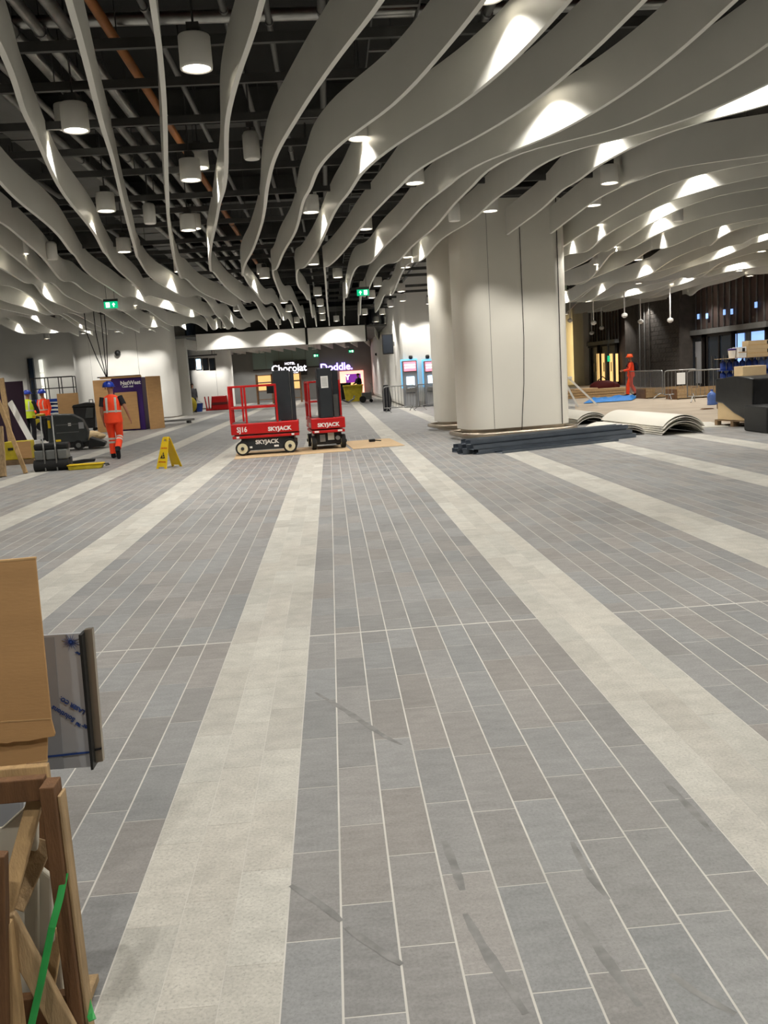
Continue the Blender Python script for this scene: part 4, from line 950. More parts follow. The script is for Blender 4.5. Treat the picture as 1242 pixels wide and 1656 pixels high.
# ================================================================== PEOPLE
def person(label, loc, rz, pose, top='hivis_orange', legs='hivis_orange', helmet='helmet_blue', sleeves=None, bands=True, hair=False, scale=1.0, pack=False, boots='cloth_dark', legbands=False, name_extra=None):
    """figure in local space: x to its right, y the way it faces, z up. pose overrides joints."""
    J = dict(pelvis=(0, 0, .95), waist=(0, .0, 1.08), chest=(0, .02, 1.32), neck=(0, .02, 1.49), head0=(0, .03, 1.57), head1=(0, .045, 1.66), head2=(0, .04, 1.74),
             hipL=(-.10, 0, .92), hipR=(.10, 0, .92), kneeL=(-.11, .03, .50), kneeR=(.11, .03, .50), ankL=(-.11, -.02, .09), ankR=(.11, -.02, .09), toeL=(-.12, .15, .035), toeR=(.12, .15, .035),
             shL=(-.19, .01, 1.42), shR=(.19, .01, 1.42), elL=(-.25, -.02, 1.14), elR=(.25, -.02, 1.14), wrL=(-.25, .08, .90), wrR=(.25, .08, .90))
    J.update(pose); J = {k: Vector(v)*scale for k, v in J.items()}; s = scale
    t = thing('person', label, 'person', loc, rz)
    # one continuous body grown with the skin modifier
    names = []; V = []; E_ = []; RR = []
    def nd(n, p, r): names.append(n); V.append(tuple(p)); RR.append(r if isinstance(r, tuple) else (r, r)); return len(V)-1
    idx = {}
    for n, r in (('pelvis', (.13, .10)), ('waist', (.125, .09)), ('chest', (.15, .10)), ('neck', .055), ('head0', .062), ('head1', .088), ('head2', .075), ('hipL', .082), ('hipR', .082), ('kneeL', .058), ('kneeR', .058), ('ankL', .042), ('ankR', .042), ('toeL', .034), ('toeR', .034),
                 ('shL', .058), ('shR', .058), ('elL', .042), ('elR', .042), ('wrL', .027), ('wrR', .027)):
        idx[n] = nd(n, J[n], tuple(q*s for q in r) if isinstance(r, tuple) else r*s)
    for a, b in (('pelvis', 'waist'), ('waist', 'chest'), ('chest', 'neck'), ('neck', 'head0'), ('head0', 'head1'), ('head1', 'head2'), ('pelvis', 'hipL'), ('pelvis', 'hipR'), ('hipL', 'kneeL'), ('hipR', 'kneeR'), ('kneeL', 'ankL'), ('kneeR', 'ankR'), ('ankL', 'toeL'), ('ankR', 'toeR'),
                 ('chest', 'shL'), ('chest', 'shR'), ('shL', 'elL'), ('shR', 'elR'), ('elL', 'wrL'), ('elR', 'wrR')): E_.append((idx[a], idx[b]))
    nose = nd('nose', J['head1']+Vector((0, .105, -.02))*s, .014*s); E_.append((idx['head1'], nose))
    for S, sg in (('L', -1), ('R', 1)):
        w = J['wr'+S]; d = (w-J['el'+S]).normalized(); side = Vector((sg, 0, 0)); fwd = d.cross(side).normalized()
        if fwd.y < 0: fwd = -fwd
        palm = nd('palm', w+d*.07*s, (.030*s, .018*s)); E_.append((idx['wr'+S], palm))
        for k in range(4):
            o = fwd*(.033-.022*k)*s; ln_ = (.066, .076, .070, .054)[k]*s
            a = nd('f', w+d*.10*s+o, .0085*s); b = nd('f', w+d*(.10*s+ln_*.55)+o-side*.006*s, .0082*s); c = nd('f', w+d*(.10*s+ln_)+o-side*.022*s, .0075*s)
            E_ += [(palm, a), (a, b), (b, c)]
        a = nd('th', w+d*.055*s+fwd*.042*s, .0095*s); b = nd('th', w+d*.10*s+fwd*.058*s-side*.01*s, .0085*s); E_ += [(palm, a), (a, b)]
    me = bpy.data.meshes.new('body'); me.from_pydata(V, E_, []); o = bpy.data.objects.new('body', me); C.objects.link(o)
    md = o.modifiers.new('skin', 'SKIN'); md.use_smooth_shade = True
    for i, sv in enumerate(me.skin_vertices[0].data): sv.radius = RR[i]; sv.use_root = (i == 0)
    o.modifiers.new('sub', 'SUBSURF').levels = 1; o.modifiers['sub'].render_levels = 1
    bpy.context.view_layer.update()
    m2 = bpy.data.meshes.new_from_object(o.evaluated_get(bpy.context.evaluated_depsgraph_get())); bpy.data.objects.remove(o); m2.materials.clear(); m2.materials.append(MATS['skin']); m2.shade_smooth()
    link_mesh('body', m2, t)
    X = (1, 0, 0)
    # face
    hc = J['head1']; f = MB()
    for sx in (-.032, .032): f.ball(hc+Vector((sx, .082, .008))*s, .010*s, 8, 6)
    f.build('eyes', 'black_print', t); MB().box(hc.x, hc.y+.080*s, hc.z-.058*s, .045*s, .012*s, .010*s).build('mouth', 'beam_red', t)
    e = MB()
    for sx in (-.088, .088): e.ball(hc+Vector((sx, 0, -.005))*s, (.012*s, .022*s, .034*s), 8, 6)
    e.build('ears', 'skin', t)
    # vest or jacket
    P = [J['pelvis']+Vector((0, 0, -.10))*s, J['pelvis'], J['waist'], (J['waist']+J['chest'])/2, J['chest'], (J['shL']+J['shR'])/2+Vector((0, 0, .01))*s, J['neck']]
    rad = [(.215*s, .165*s), (.210*s, .155*s), (.198*s, .140*s), (.208*s, .145*s), (.220*s, .148*s), (.190*s, .110*s), (.075*s, .070*s)]
    vest = MB().loft(P, rad, 20, side=X).build('vest', top, t, smooth=True)
    if bands:
        for f0, f1, i in ((.0, .32, 2), (.0, .32, 3)):
            if i == 3 and bands == 1: continue
            a, b = P[i].lerp(P[i+1], f0), P[i].lerp(P[i+1], f1); ra, rb_ = rad[i], rad[i+1]
            r0 = tuple(ra[k]*(1-f0)+rb_[k]*f0+.006*s for k in (0, 1)); r1 = tuple(ra[k]*(1-f1)+rb_[k]*f1+.006*s for k in (0, 1))
            MB().loft([a, b], [r0, r1], 20, side=X, caps=False).build('reflective_band', 'reflective', vest)
        for sx in (-.10, .10):
            for sy in (-1, 1):
                q = [P[i]+Vector((sx*s, sy*(rad[i][1]*math.sqrt(max(.05, 1-(sx*s/rad[i][0])**2))+.006*s), 0)) for i in (2, 3, 4, 5)]
                MB().loft(q, [(.026*s, .003*s)]*4, 8, side=X).build('reflective_strap', 'reflective', vest)
    # sleeves
    sl_ = sleeves or top
    for S in 'LR':
        full = sleeves != 'short'
        a, b, c = J['sh'+S], J['el'+S], J['wr'+S]
        if full: MB().loft([a+(a-b)*.05, a.lerp(b, .5), b, b.lerp(c, .5), c], [.078*s, .070*s, .060*s, .052*s, .045*s], 12).build('sleeve', sl_, t, smooth=True)
        else: MB().loft([a+(a-b)*.05, a.lerp(b, .35), a.lerp(b, .7)], [.078*s, .072*s, .068*s], 12).build('sleeve', 'cloth_dark', t, smooth=True)
    # trousers
    tr = MB().loft([J['pelvis']+Vector((0, 0, .06))*s, J['pelvis']+Vector((0, 0, -.06))*s, J['pelvis']+Vector((0, 0, -.14))*s], [(.165*s, .115*s), (.175*s, .125*s), (.15*s, .11*s)], 18, side=X).build('trouser_seat', legs, t, smooth=True)
    for S in 'LR':
        h, k, a = J['hip'+S], J['knee'+S], J['ank'+S]
        lg = MB().loft([h, h.lerp(k, .35), h.lerp(k, .75), k, k.lerp(a, .4), k.lerp(a, .95)], [.105*s, .100*s, .085*s, .080*s, .078*s, .072*s], 14).build('trouser_leg', legs, t, smooth=True)
        if legbands:
            for f in (.05, .25): q0, q1 = k.lerp(a, f), k.lerp(a, f+.11); MB().loft([q0, q1], [.085*s, .084*s], 14, caps=False).build('reflective_band', 'reflective', lg)
        z = J['toe'+S]; d = z-a
        MB().loft([a+Vector((0, 0, .06))*s, a, a+d*.05+Vector((0, -.03, -.03))*s, a.lerp(z, .5), z, z+d.normalized()*.05*s], [(.056*s, .056*s), (.058*s, .062*s), (.056*s, .056*s), (.052*s, .045*s), (.050*s, .036*s), (.03*s, .02*s)], 12, side=X).build('boot', boots, t, smooth=True)
    if helmet:
        h = MB().lathe([(.128*s, 0), (.131*s, .01), (.125*s, .05), (.105*s, .095), (.06*s, .125), (.02*s, .133)], 20).build('helmet', helmet, t, smooth=True)
        h.location = J['head2']+Vector((0, 0, -.068))*s; h.scale = (1.08, 1.08, 1.05)
        b = MB().prism([(.13*s*math.cos(R(a)), .115*s+(.055*s)*math.sin(R(a))) for a in range(0, 181, 15)]+[(-.13*s, .0), (.13*s, 0)], .0, .012); b.build('peak', helmet, h)
        MB().bx(-.012, .012, -.12*s, .10*s, .118*s, .138*s).build('ridge', helmet, h)
    if hair or not helmet:
        MB().ball(J['head2']+Vector((0, -.012, -.03))*s, (.098*s, .108*s, .085*s)).build('hair', 'hair', t, smooth=True)
    if pack:
        b = MB().loft([J['waist']+Vector((0, -.22, 0))*s, J['chest']+Vector((0, -.24, -.1))*s, J['chest']+Vector((0, -.22, .12))*s], [(.13*s, .08*s), (.16*s, .12*s), (.12*s, .07*s)], 14, side=X).build('backpack', 'cloth_dark', t, smooth=True)
        for sx in (-.11, .11): MB().tube([J['chest']+Vector((sx, -.15, .15))*s, J['chest']+Vector((sx, .05, .16))*s, J['chest']+Vector((sx, .16, 0))*s, J['waist']+Vector((sx*1.3, .05, .05))*s], .016*s).build('shoulder_strap', 'cloth_dark', b)
    return t
p = G(190, 741)
person('person in orange hi-vis vest and trousers with blue helmet walking away', (p.x, p.y, 0), R(4),
       dict(hipL=(-.10, 0, .92), kneeL=(-.09, .10, .50), ankL=(-.09, .05, .09), toeL=(-.10, .22, .035), kneeR=(.10, .04, .50), ankR=(.08, -.30, .24), toeR=(.08, -.28, .05),
            elR=(.31, -.06, 1.18), wrR=(.37, .02, .94), elL=(-.25, -.02, 1.14), wrL=(-.24, .06, .90), head1=(-.03, .05, 1.66), head2=(-.04, .045, 1.74)), sleeves='short', legbands=True, scale=1.01, bands=1)
p = G(50, 716)
person('person in yellow hi-vis vest and blue helmet with back turned by the scrubber', (p.x+.05, p.y, 0), R(-12), dict(elR=(.27, .08, 1.14), wrR=(.20, .28, 1.02)), top='hivis_yellow', legs='cloth_dark', sleeves='cloth_dark')
person('person with orange sleeve and blue helmet beyond the yellow-vested one', (p.x+.30, p.y+.95, 0), R(150), dict(elR=(-.0+.27, .05, 1.15), wrR=(.22, .25, 1.0)), top='hivis_orange', legs='cloth_dark', sleeves='hivis_orange')
person('person in dark coat over a yellow vest leaning at the purple board', (p.x-.75, p.y-.2, 0), R(40), dict(chest=(0, .16, 1.28), neck=(0, .27, 1.40), head0=(0, .33, 1.46), head1=(0, .38, 1.53), head2=(0, .40, 1.60), shL=(-.19, .20, 1.36), shR=(.19, .20, 1.36), elR=(.25, .34, 1.2), wrR=(.2, .52, 1.25), elL=(-.25, .34, 1.2), wrL=(-.2, .52, 1.2)), top='hivis_yellow', legs='cloth_dark', sleeves='cloth_dark', helmet=None, hair=True, bands=False)
p = G(1021, 641)
person('person in full orange hi-vis with orange helmet and dark backpack by the barriers', (p.x, p.y, 0), R(80), dict(kneeL=(-.1, .14, .50), ankL=(-.1, .16, .09), toeL=(-.1, .32, .035), kneeR=(.1, -.02, .50), ankR=(.1, -.22, .12), toeR=(.1, -.07, .035), elL=(-.24, .10, 1.15), wrL=(-.15, .30, 1.12), elR=(.24, .10, 1.15), wrR=(.15, .30, 1.12)), helmet='helmet_orange', pack=True, bands=False)
p = G(400, 652)
person('distant person in yellow vest and blue helmet behind the left lift rails', (p.x, p.y, 0), R(170), {}, top='hivis_yellow', legs='cloth_grey', sleeves='cloth_grey')
p = AT(582, 645, 60); person('distant person in dark clothes beside the yellow bin', (p.x, 60, 0), R(120), dict(elR=(.24, .12, 1.15), wrR=(.15, .3, 1.1)), top='cloth_dark', legs='cloth_dark', helmet=None, hair=True, bands=False)
p = AT(313, 655, 56); person('distant person in dark clothes by the yellow bag left of the far column', (p.x, 56, 0), R(200), {}, top='cloth_grey', legs='cloth_dark', helmet=None, hair=True, bands=False)

# ================================================================== LEFT: kiosk, cleaning machines, boards
K0 = G(157, 699); K1 = G(240, 697)
KW = K1.x-K0.x; KY = 36.2; KZ = AT(176, 613, KY).z
KX = AT(160, 690, KY).x; KX2 = AT(236, 690, KY).x; KW = KX2-KX
KS = thing('cash_kiosk', 'purple cash machine kiosk boxed in with brown board in front of the white column', 'kiosk', ((KX+KX2)/2, KY, 0))
KH = AT(205, 611, KY).z
xl = AT(182, 640, KY).x-(KX+KX2)/2
MB().bx(xl, KW/2, 0, 1.2, 0, KH).build('body', 'purple', KS, bevel=.02)
MB().bx(-KW/2-.05, xl, -.04, 1.2, 0, KH-.03).build('side_board', 'cardboard', KS, bevel=.01)
q0 = AT(238, 640, KY).x-(KX+KX2)/2; q1 = AT(263, 640, KY+.9).x-(KX+KX2)/2
MB().prism([(q0, -.05), (q0+.05, -.05), (q1, .75), (q1-.05, .8)], 0, KH+.01).build('side_board', 'cardboard', KS)
a0, a1 = AT(186, 640, KY).x-(KX+KX2)/2, AT(222, 640, KY).x-(KX+KX2)/2; az = AT(205, 634, KY).z
MB().bx(a0, a1, -.06, 0, .06, az).build('front_board', 'cardboard', KS, bevel=.01)
MB().bx(-KW/2+.25, KW/2, -.05, .1, KH, KH+.07).build('top_board', 'cardboard', KS)
tx = AT(211, 620, KY).x-(KX+KX2)/2
text('NatWest', 'lettering', 'white_print', KS, (tx, -.01, AT(211, 619, KY).z), (PI/2, 0, 0), .21, .004, .008)
text('Cash out', 'lettering', 'white_print', KS, (tx-.12, -.01, AT(211, 624.5, KY).z), (PI/2, 0, 0), .12, .004, .003)
MB().box(0, .3, KH+.08, 1.7, .05, .04).build('cable_batten', 'cable_black', KS)
for k, (x0_, x1_) in enumerate(((140, 172), (155, 172), (172, 174), (166, 173))):
    A, B = AT(x1_, 612, KY+.2), AT(x0_, 540, KY+.3)
    o = MB().tube([A-A, (B-A)*.5+Vector((0, 0, -.12)), (B-A), (B-A)+Vector((0, 0, 2.3))], .018, 6).build('power_cable', 'cable_black', None, loc=(A.x, A.y, A.z+.06)); tag(o, 'black power cable dropping from the ceiling to the purple kiosk, %s from the left' % ORD[k], 'cable', 'cables feeding the kiosk')
p = AT(190, 571, 48.8); t = thing('security_camera', 'small dark camera on the white column above the kiosk', 'camera', (p.x, 48.88, p.z)); MB().ball((0, -.06, 0), .16).build('dome', 'black_plastic', t, smooth=True); MB().box(0, .0, .0, .2, .08, .2).build('mount', 'frame_dark', t)
# low grey bench edge by the column
p = G(280, 686); t = thing('metal_skid', 'low grey metal skid on the floor right of the kiosk', 'skid', (p.x, p.y, 0), R(20))
MB().bx(-.9, .9, -.3, .3, .12, .2).build('deck', 'steel_galv', t)
for x in (-.7, .7): MB().bx(x-.05, x+.05, -.28, .28, 0, .12).build('foot', 'steel_dark', t)

# black wheeled bin
p = G(141, 697); t = thing('wheeled_bin', 'black wheeled bin standing left of the kiosk', 'bin', (p.x, p.y, 0), R(8))
MB().prism([(-.36, .12), (.38, .12), (.46, 1.02), (-.44, 1.02)], -.32, .36, 'y').build('bin_body', 'black_plastic', t, bevel=.03)
MB().prism([(-.47, 1.02), (.49, 1.02), (.44, 1.16), (.1, 1.2), (-.42, 1.12)], -.36, .40, 'y').build('lid', 'black_plastic', t, bevel=.02)
MB().prism([(.02, .55), (.36, .55), (.40, .95), (.12, .98)], -.38, -.32, 'y').build('moulded_panel', 'dark_grey_plastic', t, bevel=.02)
MB().tube([(.22, 0, 1.18), (.22, 0, 1.30), (.36, 0, 1.30), (.36, 0, 1.17)], .02).build('lid_handle', 'black_plastic', t)
for x in (-.3, .34):
    for y in (-.25, .28): m = MB().cyl((x, y-.03, .07), (x, y+.03, .07), .07); m.build('castor', 'rubber', t)
# brown board standing behind the bin
p = G(118, 692); o = MB().box(0, 0, .80, .95, .03, 1.6, rx=-.05).build('brown_board', 'cardboard', None, loc=(p.x+.25, p.y-1.2, .03)); tag(o, 'tall brown board leaning behind the black wheeled bin', 'board')
# blue scissor lift far behind
p = G(95, 694); t = thing('blue_scissor_lift', 'blue scissor lift with yellow base behind the scrubber', 'lift', (p.x, p.y, 0), R(8))
MB().bx(-.9, .9, -.45, .45, .2, .55).build('chassis', 'yellow_dirty', t, bevel=.02)
for i in range(4):
    z0_ = .55+i*.18
    for s_ in (-1, 1): MB().bar((-.8*s_, -.3, z0_), (.8*s_, -.3, z0_+.18), .04, .06).build('scissor_arm', 'blue_plastic', t); MB().bar((-.8*s_, .3, z0_), (.8*s_, .3, z0_+.18), .04, .06).build('scissor_arm', 'blue_plastic', t)
MB().bx(-.95, .95, -.45, .45, 1.28, 1.42).build('platform', 'blue_plastic', t, bevel=.01)
for y in (-.44, .44):
    for z in (1.9, 2.4): MB().bar((-.93, y, z), (.93, y, z), .04, .04).build('guard_rail', 'frame_dark', t)
    for x in (-.93, -.3, .3, .93): MB().bar((x, y, 1.42), (x, y, 2.4), .04, .04).build('guard_post', 'frame_dark', t)
for x in (-.7, .7):
    for y in (-.42, .42): MB().cyl((x, y-.05, .2), (x, y+.05, .2), .2).build('wheel', 'rubber', t)

# ride-behind scrubber
p = G(112, 728); t = thing('floor_scrubber', 'dark grey floor scrubber with yellow grips at the left', 'scrubber', (p.x, p.y, 0), R(10))
MB().prism([(-.50, .20), (.52, .20), (.60, .50), (.46, .86), (.20, 1.02), (-.30, 1.05), (-.46, .98)], -.32, .32, 'y').build('tank_body', 'dark_grey_plastic', t, bevel=.05)
MB().bx(-.62, .62, -.28, .28, .08, .24).build('base', 'black_plastic', t, bevel=.02)
MB().prism([(-.56, .30), (-.46, .30), (-.40, .98), (-.56, .96)], -.26, .26, 'y').build('rear_panel', 'black_plastic', t, bevel=.02)
MB().bx(.08, .16, -.325, -.318, .7, .78).build('badge', 'white_print', t)
MB().bx(.36, .50, -.326, -.318, .60, .78).build('label', 'film_grey', t)
for z in (.52, .74): MB().box(.05, -.325, z, .6, .012, .02).build('body_rib', 'grey_plastic', t)
m = MB().cyl((.30, -.36, .14), (.30, -.28, .14), .14, n=20); w_ = m.build('wheel', 'rubber', t, smooth=True); MB().cyl((.30, -.365, .14), (.30, -.36, .14), .07).build('hub', 'grey_plastic', w_)
m = MB().cyl((.30, .28, .14), (.30, .36, .14), .14, n=20); m.build('wheel', 'rubber', t, smooth=True)
MB().prism([(.55, .03), (1.0, .05), (1.05, .16), (.62, .34)], -.36, .36, 'y').build('brush_head', 'black_plastic', t, bevel=.03)
hd = MB().tube([(-.5, -.22, .95), (-.78, -.22, 1.02), (-.80, .22, 1.02), (-.5, .22, .95)], .03).build('handle_bar', 'black_plastic', t, smooth=True)
for y in (-.2, .2): MB().cyl((-.80, y-.07, 1.02), (-.80, y+.07, 1.02), .045).build('grip', 'yellow_plastic', hd)
MB().lathe([(.10, 0), (.13, .02), (.13, .07), (.08, .09)], 16, (-.66, 0, 1.0)).build('control_dial', 'yellow_plastic', hd)
MB().box(-.42, -.335, .78, .07, .03, .22).build('latch', 'yellow_plastic', t, bevel=.01)

# small sweeping machine in front
p = G(83, 762); t = thing('sweeper_unit', 'black and grey two-tank cleaning unit standing before the scrubber', 'cleaning machine', (p.x, p.y+.2, 0), R(3))
MB().cyl((-.36, -.10, .12), (.36, -.10, .12), .12, n=18).build('roller', 'rubber', t, smooth=True)
for x0_, x1_ in ((-.33, -.14), (-.10, .10), (.14, .34)): MB().bx(x0_, x1_, -.16, .14, .24, .44).build('tank', 'grey_plastic', t, bevel=.02)
MB().bx(-.35, .36, -.10, .18, .44, .58).build('hood', 'black_plastic', t, bevel=.04)
MB().bx(-.36, .36, .0, .2, .06, .26).build('frame', 'black_plastic', t, bevel=.01)
for x in (-.12, .12): MB().tube([(x, -.20, .0), (x, -.19, .5), (x-.03, -.05, .95), (x-.06, .10, 1.15)], .016).build('push_bar', 'steel_galv', t)
MB().cyl((-.2, .12, 1.14), (.1, .12, 1.14), .02).build('push_handle', 'black_plastic', t)
MB().box(.16, -.02, .62, .10, .05, .04, rz=.4).build('release_lever', 'yellow_plastic', t)

# yellow tray with black tool
p = G(140, 758); t = thing('yellow_tool_tray', 'yellow plastic tray lying on the floor right of the cleaning unit', 'tray', (p.x, p.y, 0), R(6))
MB().prism([(-.34, 0), (.32, 0), (.36, .09), (-.36, .09)], -.13, .13, 'y').build('tray_body', 'yellow_dirty', t, bevel=.012); MB().bx(-.37, .37, -.145, .145, .09, .11).build('rim', 'yellow_plastic', t, bevel=.005)
for x in (-.15, .05): MB().bx(x-.03, x+.03, -.138, -.128, .01, .09).build('rib', 'yellow_dirty', t)
MB().tube([(.36, 0, .08), (.46, 0, .08), (.48, -.04, .06), (.40, -.06, .05)], .012).build('handle', 'black_plastic', t)
p = G(128, 752); o = MB().prism([(-.3, 0), (.28, .03), (.30, .09), (.05, .10), (-.28, .07)], -.07, .07, 'y').build('black_tool', 'black_plastic', None, bevel=.01, loc=(p.x-.02, p.y+.33, .001), rz=.2); tag(o, 'flat black tool lying behind the yellow tray', 'tool')

# timber, boxes and boards at the left edge
def lean(nm, a, b, Ya, Yb, w, th, mat, lb, cat='timber'):
    A, B = AT(*a, Ya), AT(*b, Yb); A.z = max(A.z, .01)
    o = MB().bar((0, 0, 0), B-A, w, th, up=(0, -1, .1)).build(nm, mat, None, bevel=.004, loc=A); tag(o, lb, cat); return o
g0 = G(42, 766)
lean('timber_plank', (42, 766), (-6, 640), g0.y, g0.y+.55, .085, .045, 'wood_pale', 'long timber plank leaning across the left edge of the photo')
g1 = G(4, 772)
lean('timber_post', (4, 771), (-2, 690), g1.y, g1.y+.3, .16, .06, 'wood_old', 'grey timber post standing at the extreme left edge')
p = G(28, 752); t = thing('yellow_storage_box', 'yellow box with boards on top behind the leaning plank', 'box', (p.x, p.y+.3, 0), R(4))
MB().bx(-.30, .30, -.22, .22, .12, .55).build('box_body', 'yellow_dirty', t, bevel=.015); MB().bx(-.36, .36, -.26, .26, .0, .12).build('base_skid', 'pallet_wood', t); MB().bx(.02, .32, -.24, -.22, .14, .54).build('side_panel', 'cardboard', t); MB().box(-.15, -.225, .38, .12, .01, .06).build('latch', 'black_plastic', t)
p = G(10, 705); PY = 27.0
A, B = AT(6, 712, PY), AT(30, 618, PY)
o = MB().box(0, 0, (B.z)/2, 1.05, .04, B.z, rx=-.06).build('purple_board', 'purple_dark', None, loc=(AT(16, 700, PY).x, PY, .03)); tag(o, 'dark purple hoarding board standing at the left edge', 'board')
lean('white_strut', (62, 734), (16, 650), 24.6, 26.0, .16, .03, 'white_paint', 'white board strut propped against the purple board')
lean('white_frame_post', (20, 730), (2, 612), 25.0, 25.8, .14, .05, 'wood_pale', 'pale upright timber of the frame left of the purple board')
p = G(53, 738); t = thing('red_white_carton', 'small white carton with red band on the floor near the cleaning unit', 'carton', (p.x, p.y, 0), R(-8)); MB().bx(-.22, .20, -.16, .16, .10, .42).build('carton', 'white_print', t, bevel=.006); MB().bx(-.22, .24, -.18, .16, 0, .10).build('red_tray', 'red_paint', t)
p = G(145, 712); t = thing('plastic_sack', 'crumpled pinkish sack lying behind the scrubber', 'sack', (p.x, p.y, 0)); m = MB(); m.ball((0, 0, .16), (.45, .3, .17)); m.ball((.25, .05, .12), (.3, .25, .12)); m.build('sack_body', 'sack_pink', t, smooth=True) if False else m.build('sack_body', 'cardboard_pale', t, smooth=True); MB().ball((-.38, 0, .22), (.14, .12, .1)).build('knotted_neck', 'black_plastic', t, smooth=True)
p = AT(22, 548, 34); t = thing('wall_box', 'grey control box fixed on the left white wall', 'wall box', (-12.3, 33.2, 2.1), R(90)); MB().bx(-.22, .22, 0, .16, -.3, .3).build('case', 'grey_plastic', t, bevel=.01); MB().bx(-.18, .18, -.01, 0, -.25, .25).build('door', 'pipe_grey', t)
# banner of screens hung beyond the kiosk column
A = AT(300, 588, 54); t = thing('display_boards', 'row of hanging departure screens behind the kiosk column', 'screen', (A.x, 54, A.z), R(-15))
for k in range(6): sc_ = MB().bx(-.6+k*.42, -.24+k*.42, -.05, .05, -.36-.03*k, .36-.03*k).build('screen', 'frame_dark', t); MB().bx(-.56+k*.42, -.28+k*.42, -.06, -.05, -.3-.03*k, .3-.03*k).build('screen_face', 'screen_glow' if k in (1, 3) else 'glass_dark', sc_)
MB().bx(-.8, 2.0, .0, .06, .36, .44).build('mounting_rail', 'steel_dark', t)
for x in (-.6, 1.7): MB().cyl((x, .03, .44), (x, .03, 6.8-A.z), .02, n=6).build('hanger_rod', 'steel_dark', t)

# ================================================================== FAR END: shop fronts
def wpx(px, py, Y=FW-.05): return AT(px, py, Y)
# glazed grey-green shopfront behind the chocolate shop sign
A, B = wpx(408, 578), wpx(520, 640)
gf = thing('glass_shopfront', 'grey-green glazed shopfront at the far end of the hall', 'shopfront', ((A.x+B.x)/2, FW-.15, 0))
w_ = (B.x-A.x)/5
for k in range(5): MB().bx(A.x+w_*k+.02-(A.x+B.x)/2, A.x+w_*(k+1)-.02-(A.x+B.x)/2, 0, .1, 2.6, 4.2).build('glass_panel', 'glass_green', gf)
MB().bx(A.x-(A.x+B.x)/2, B.x-(A.x+B.x)/2, -.02, .12, 2.5, 2.6).build('transom', 'frame_dark', gf)
# sign: HOTEL / Chocolat / ROOMS
A, B = wpx(442, 585), wpx(497, 606); cx, cz = (A.x+B.x)/2, (A.z+B.z)/2
sg = thing('chocolate_shop_sign', 'black fascia with white lit script lettering behind the left lift', 'sign', (cx, FW-.4, cz))
MB().bx(-(B.x-A.x)/2, (B.x-A.x)/2, 0, .25, -(A.z-B.z)/2, (A.z-B.z)/2).build('fascia', 'black_plastic', sg)
text('HOTEL', 'lettering', 'sign_white', sg, (0, -.02, .36), (PI/2, 0, 0), .26, .01, .004)
text('Chocolat', 'lettering', 'sign_white', sg, (-.1, -.02, -.02), (PI/2, 0, 0), .78, .01, .012, .95)
text('CAFE', 'lettering', 'sign_white', sg, (.35, -.02, -.42), (PI/2, 0, 0), .22, .01, .01)
for x in (-1.2, 1.2): MB().bx(x-.05, x+.05, .25, .4, -.1, .1).build('bracket', 'frame_dark', sg)
A, B = wpx(522, 586), wpx(566, 601); cx, cz = (A.x+B.x)/2, (A.z+B.z)/2
sg = thing('parcel_shop_sign', 'white and lilac lit sign reading Doddle above the right lift', 'sign', (cx, FW-.12, cz))
text('Doddle.', 'lettering', 'sign_white', sg, (0, -.05, 0), (PI/2, 0, 0), .80, .03, .0)
text('Doddle.', 'lettering_halo', 'sign_lilac', sg, (0, .03, 0), (PI/2, 0, 0), .80, .02, .035)
MB().bx(-.8, .8, .02, .12, -.05, .05).build('bracket', 'frame_dark', sg)
# purple-lit kiosk front with screens
A, B = wpx(549, 601, FW-.2), wpx(590, 642, FW-.2); cx = (A.x+B.x)/2; hw = (B.x-A.x)/2; hz = A.z
kf = thing('lit_parcel_kiosk', 'pink and purple glowing kiosk front at the far end', 'kiosk', (cx, FW-.5, 0))
MB().bx(-hw, hw, .2, .45, 0, hz).build('back_panel', 'shop_pink', kf); MB().bx(-hw*.5, hw*.75, .12, .2, hz*.45, hz*.88).build('purple_panel', 'shop_purple', kf)
text('Y', 'lettering', 'sign_white', kf, (-hw*.35, .1, hz*.75), (PI/2, 0, 0), .5, .01, .02); MB().bx(-hw*.1, hw*.55, -.1, .12, hz*.3, hz*.55).build('counter', 'shop_warm', kf)
MB().bx(-hw*.05, hw*.3, -.16, -.1, hz*.3, hz*.44).build('screen', 'purple', kf); MB().bx(-hw, hw, -.05, .2, 0, .3).build('plinth', 'cardboard', kf)
# shelved timber counter in front of the far shop
A, B = wpx(407, 610, 62), wpx(485, 645, 62)
sh = thing('shop_shelving', 'warm lit timber shelving inside the far shop', 'shelving', ((A.x+B.x)/2, 66, 0)); hw = (B.x-A.x)/2
for z in (.35, .95, 1.55, 2.1): MB().bx(-hw, hw, -.3, .3, z-.05, z).build('shelf', 'wood_brown', sh)
for x in (-hw, -hw*.3, hw*.35, hw): MB().bx(x-.06, x+.06, -.3, .3, 0, 2.15).build('upright', 'wood_brown', sh)
for z in (1.0, 1.6): MB().bx(-hw*.95, hw*.95, .28, .3, z, z+.5).build('lit_back', 'shop_warm', sh)
for px, Y_, nm, mat, lb in ((560, 61, 'equipment_case', 'black_plastic', 'black equipment case standing left of the yellow bin at the far end'),):
    p = AT(px, 640, Y_); t = thing(nm, lb, 'case', (p.x, Y_, 0)); MB().bx(-.35, .35, -.3, .3, .08, 1.1).build('case', mat, t, bevel=.03); MB().bx(-.37, .37, -.32, .32, 1.1, 1.2).build('lid', mat, t, bevel=.02)
    for x in (-.25, .25): MB().cyl((x, -.2, .05), (x, .2, .05), .05).build('castor', 'rubber', t)
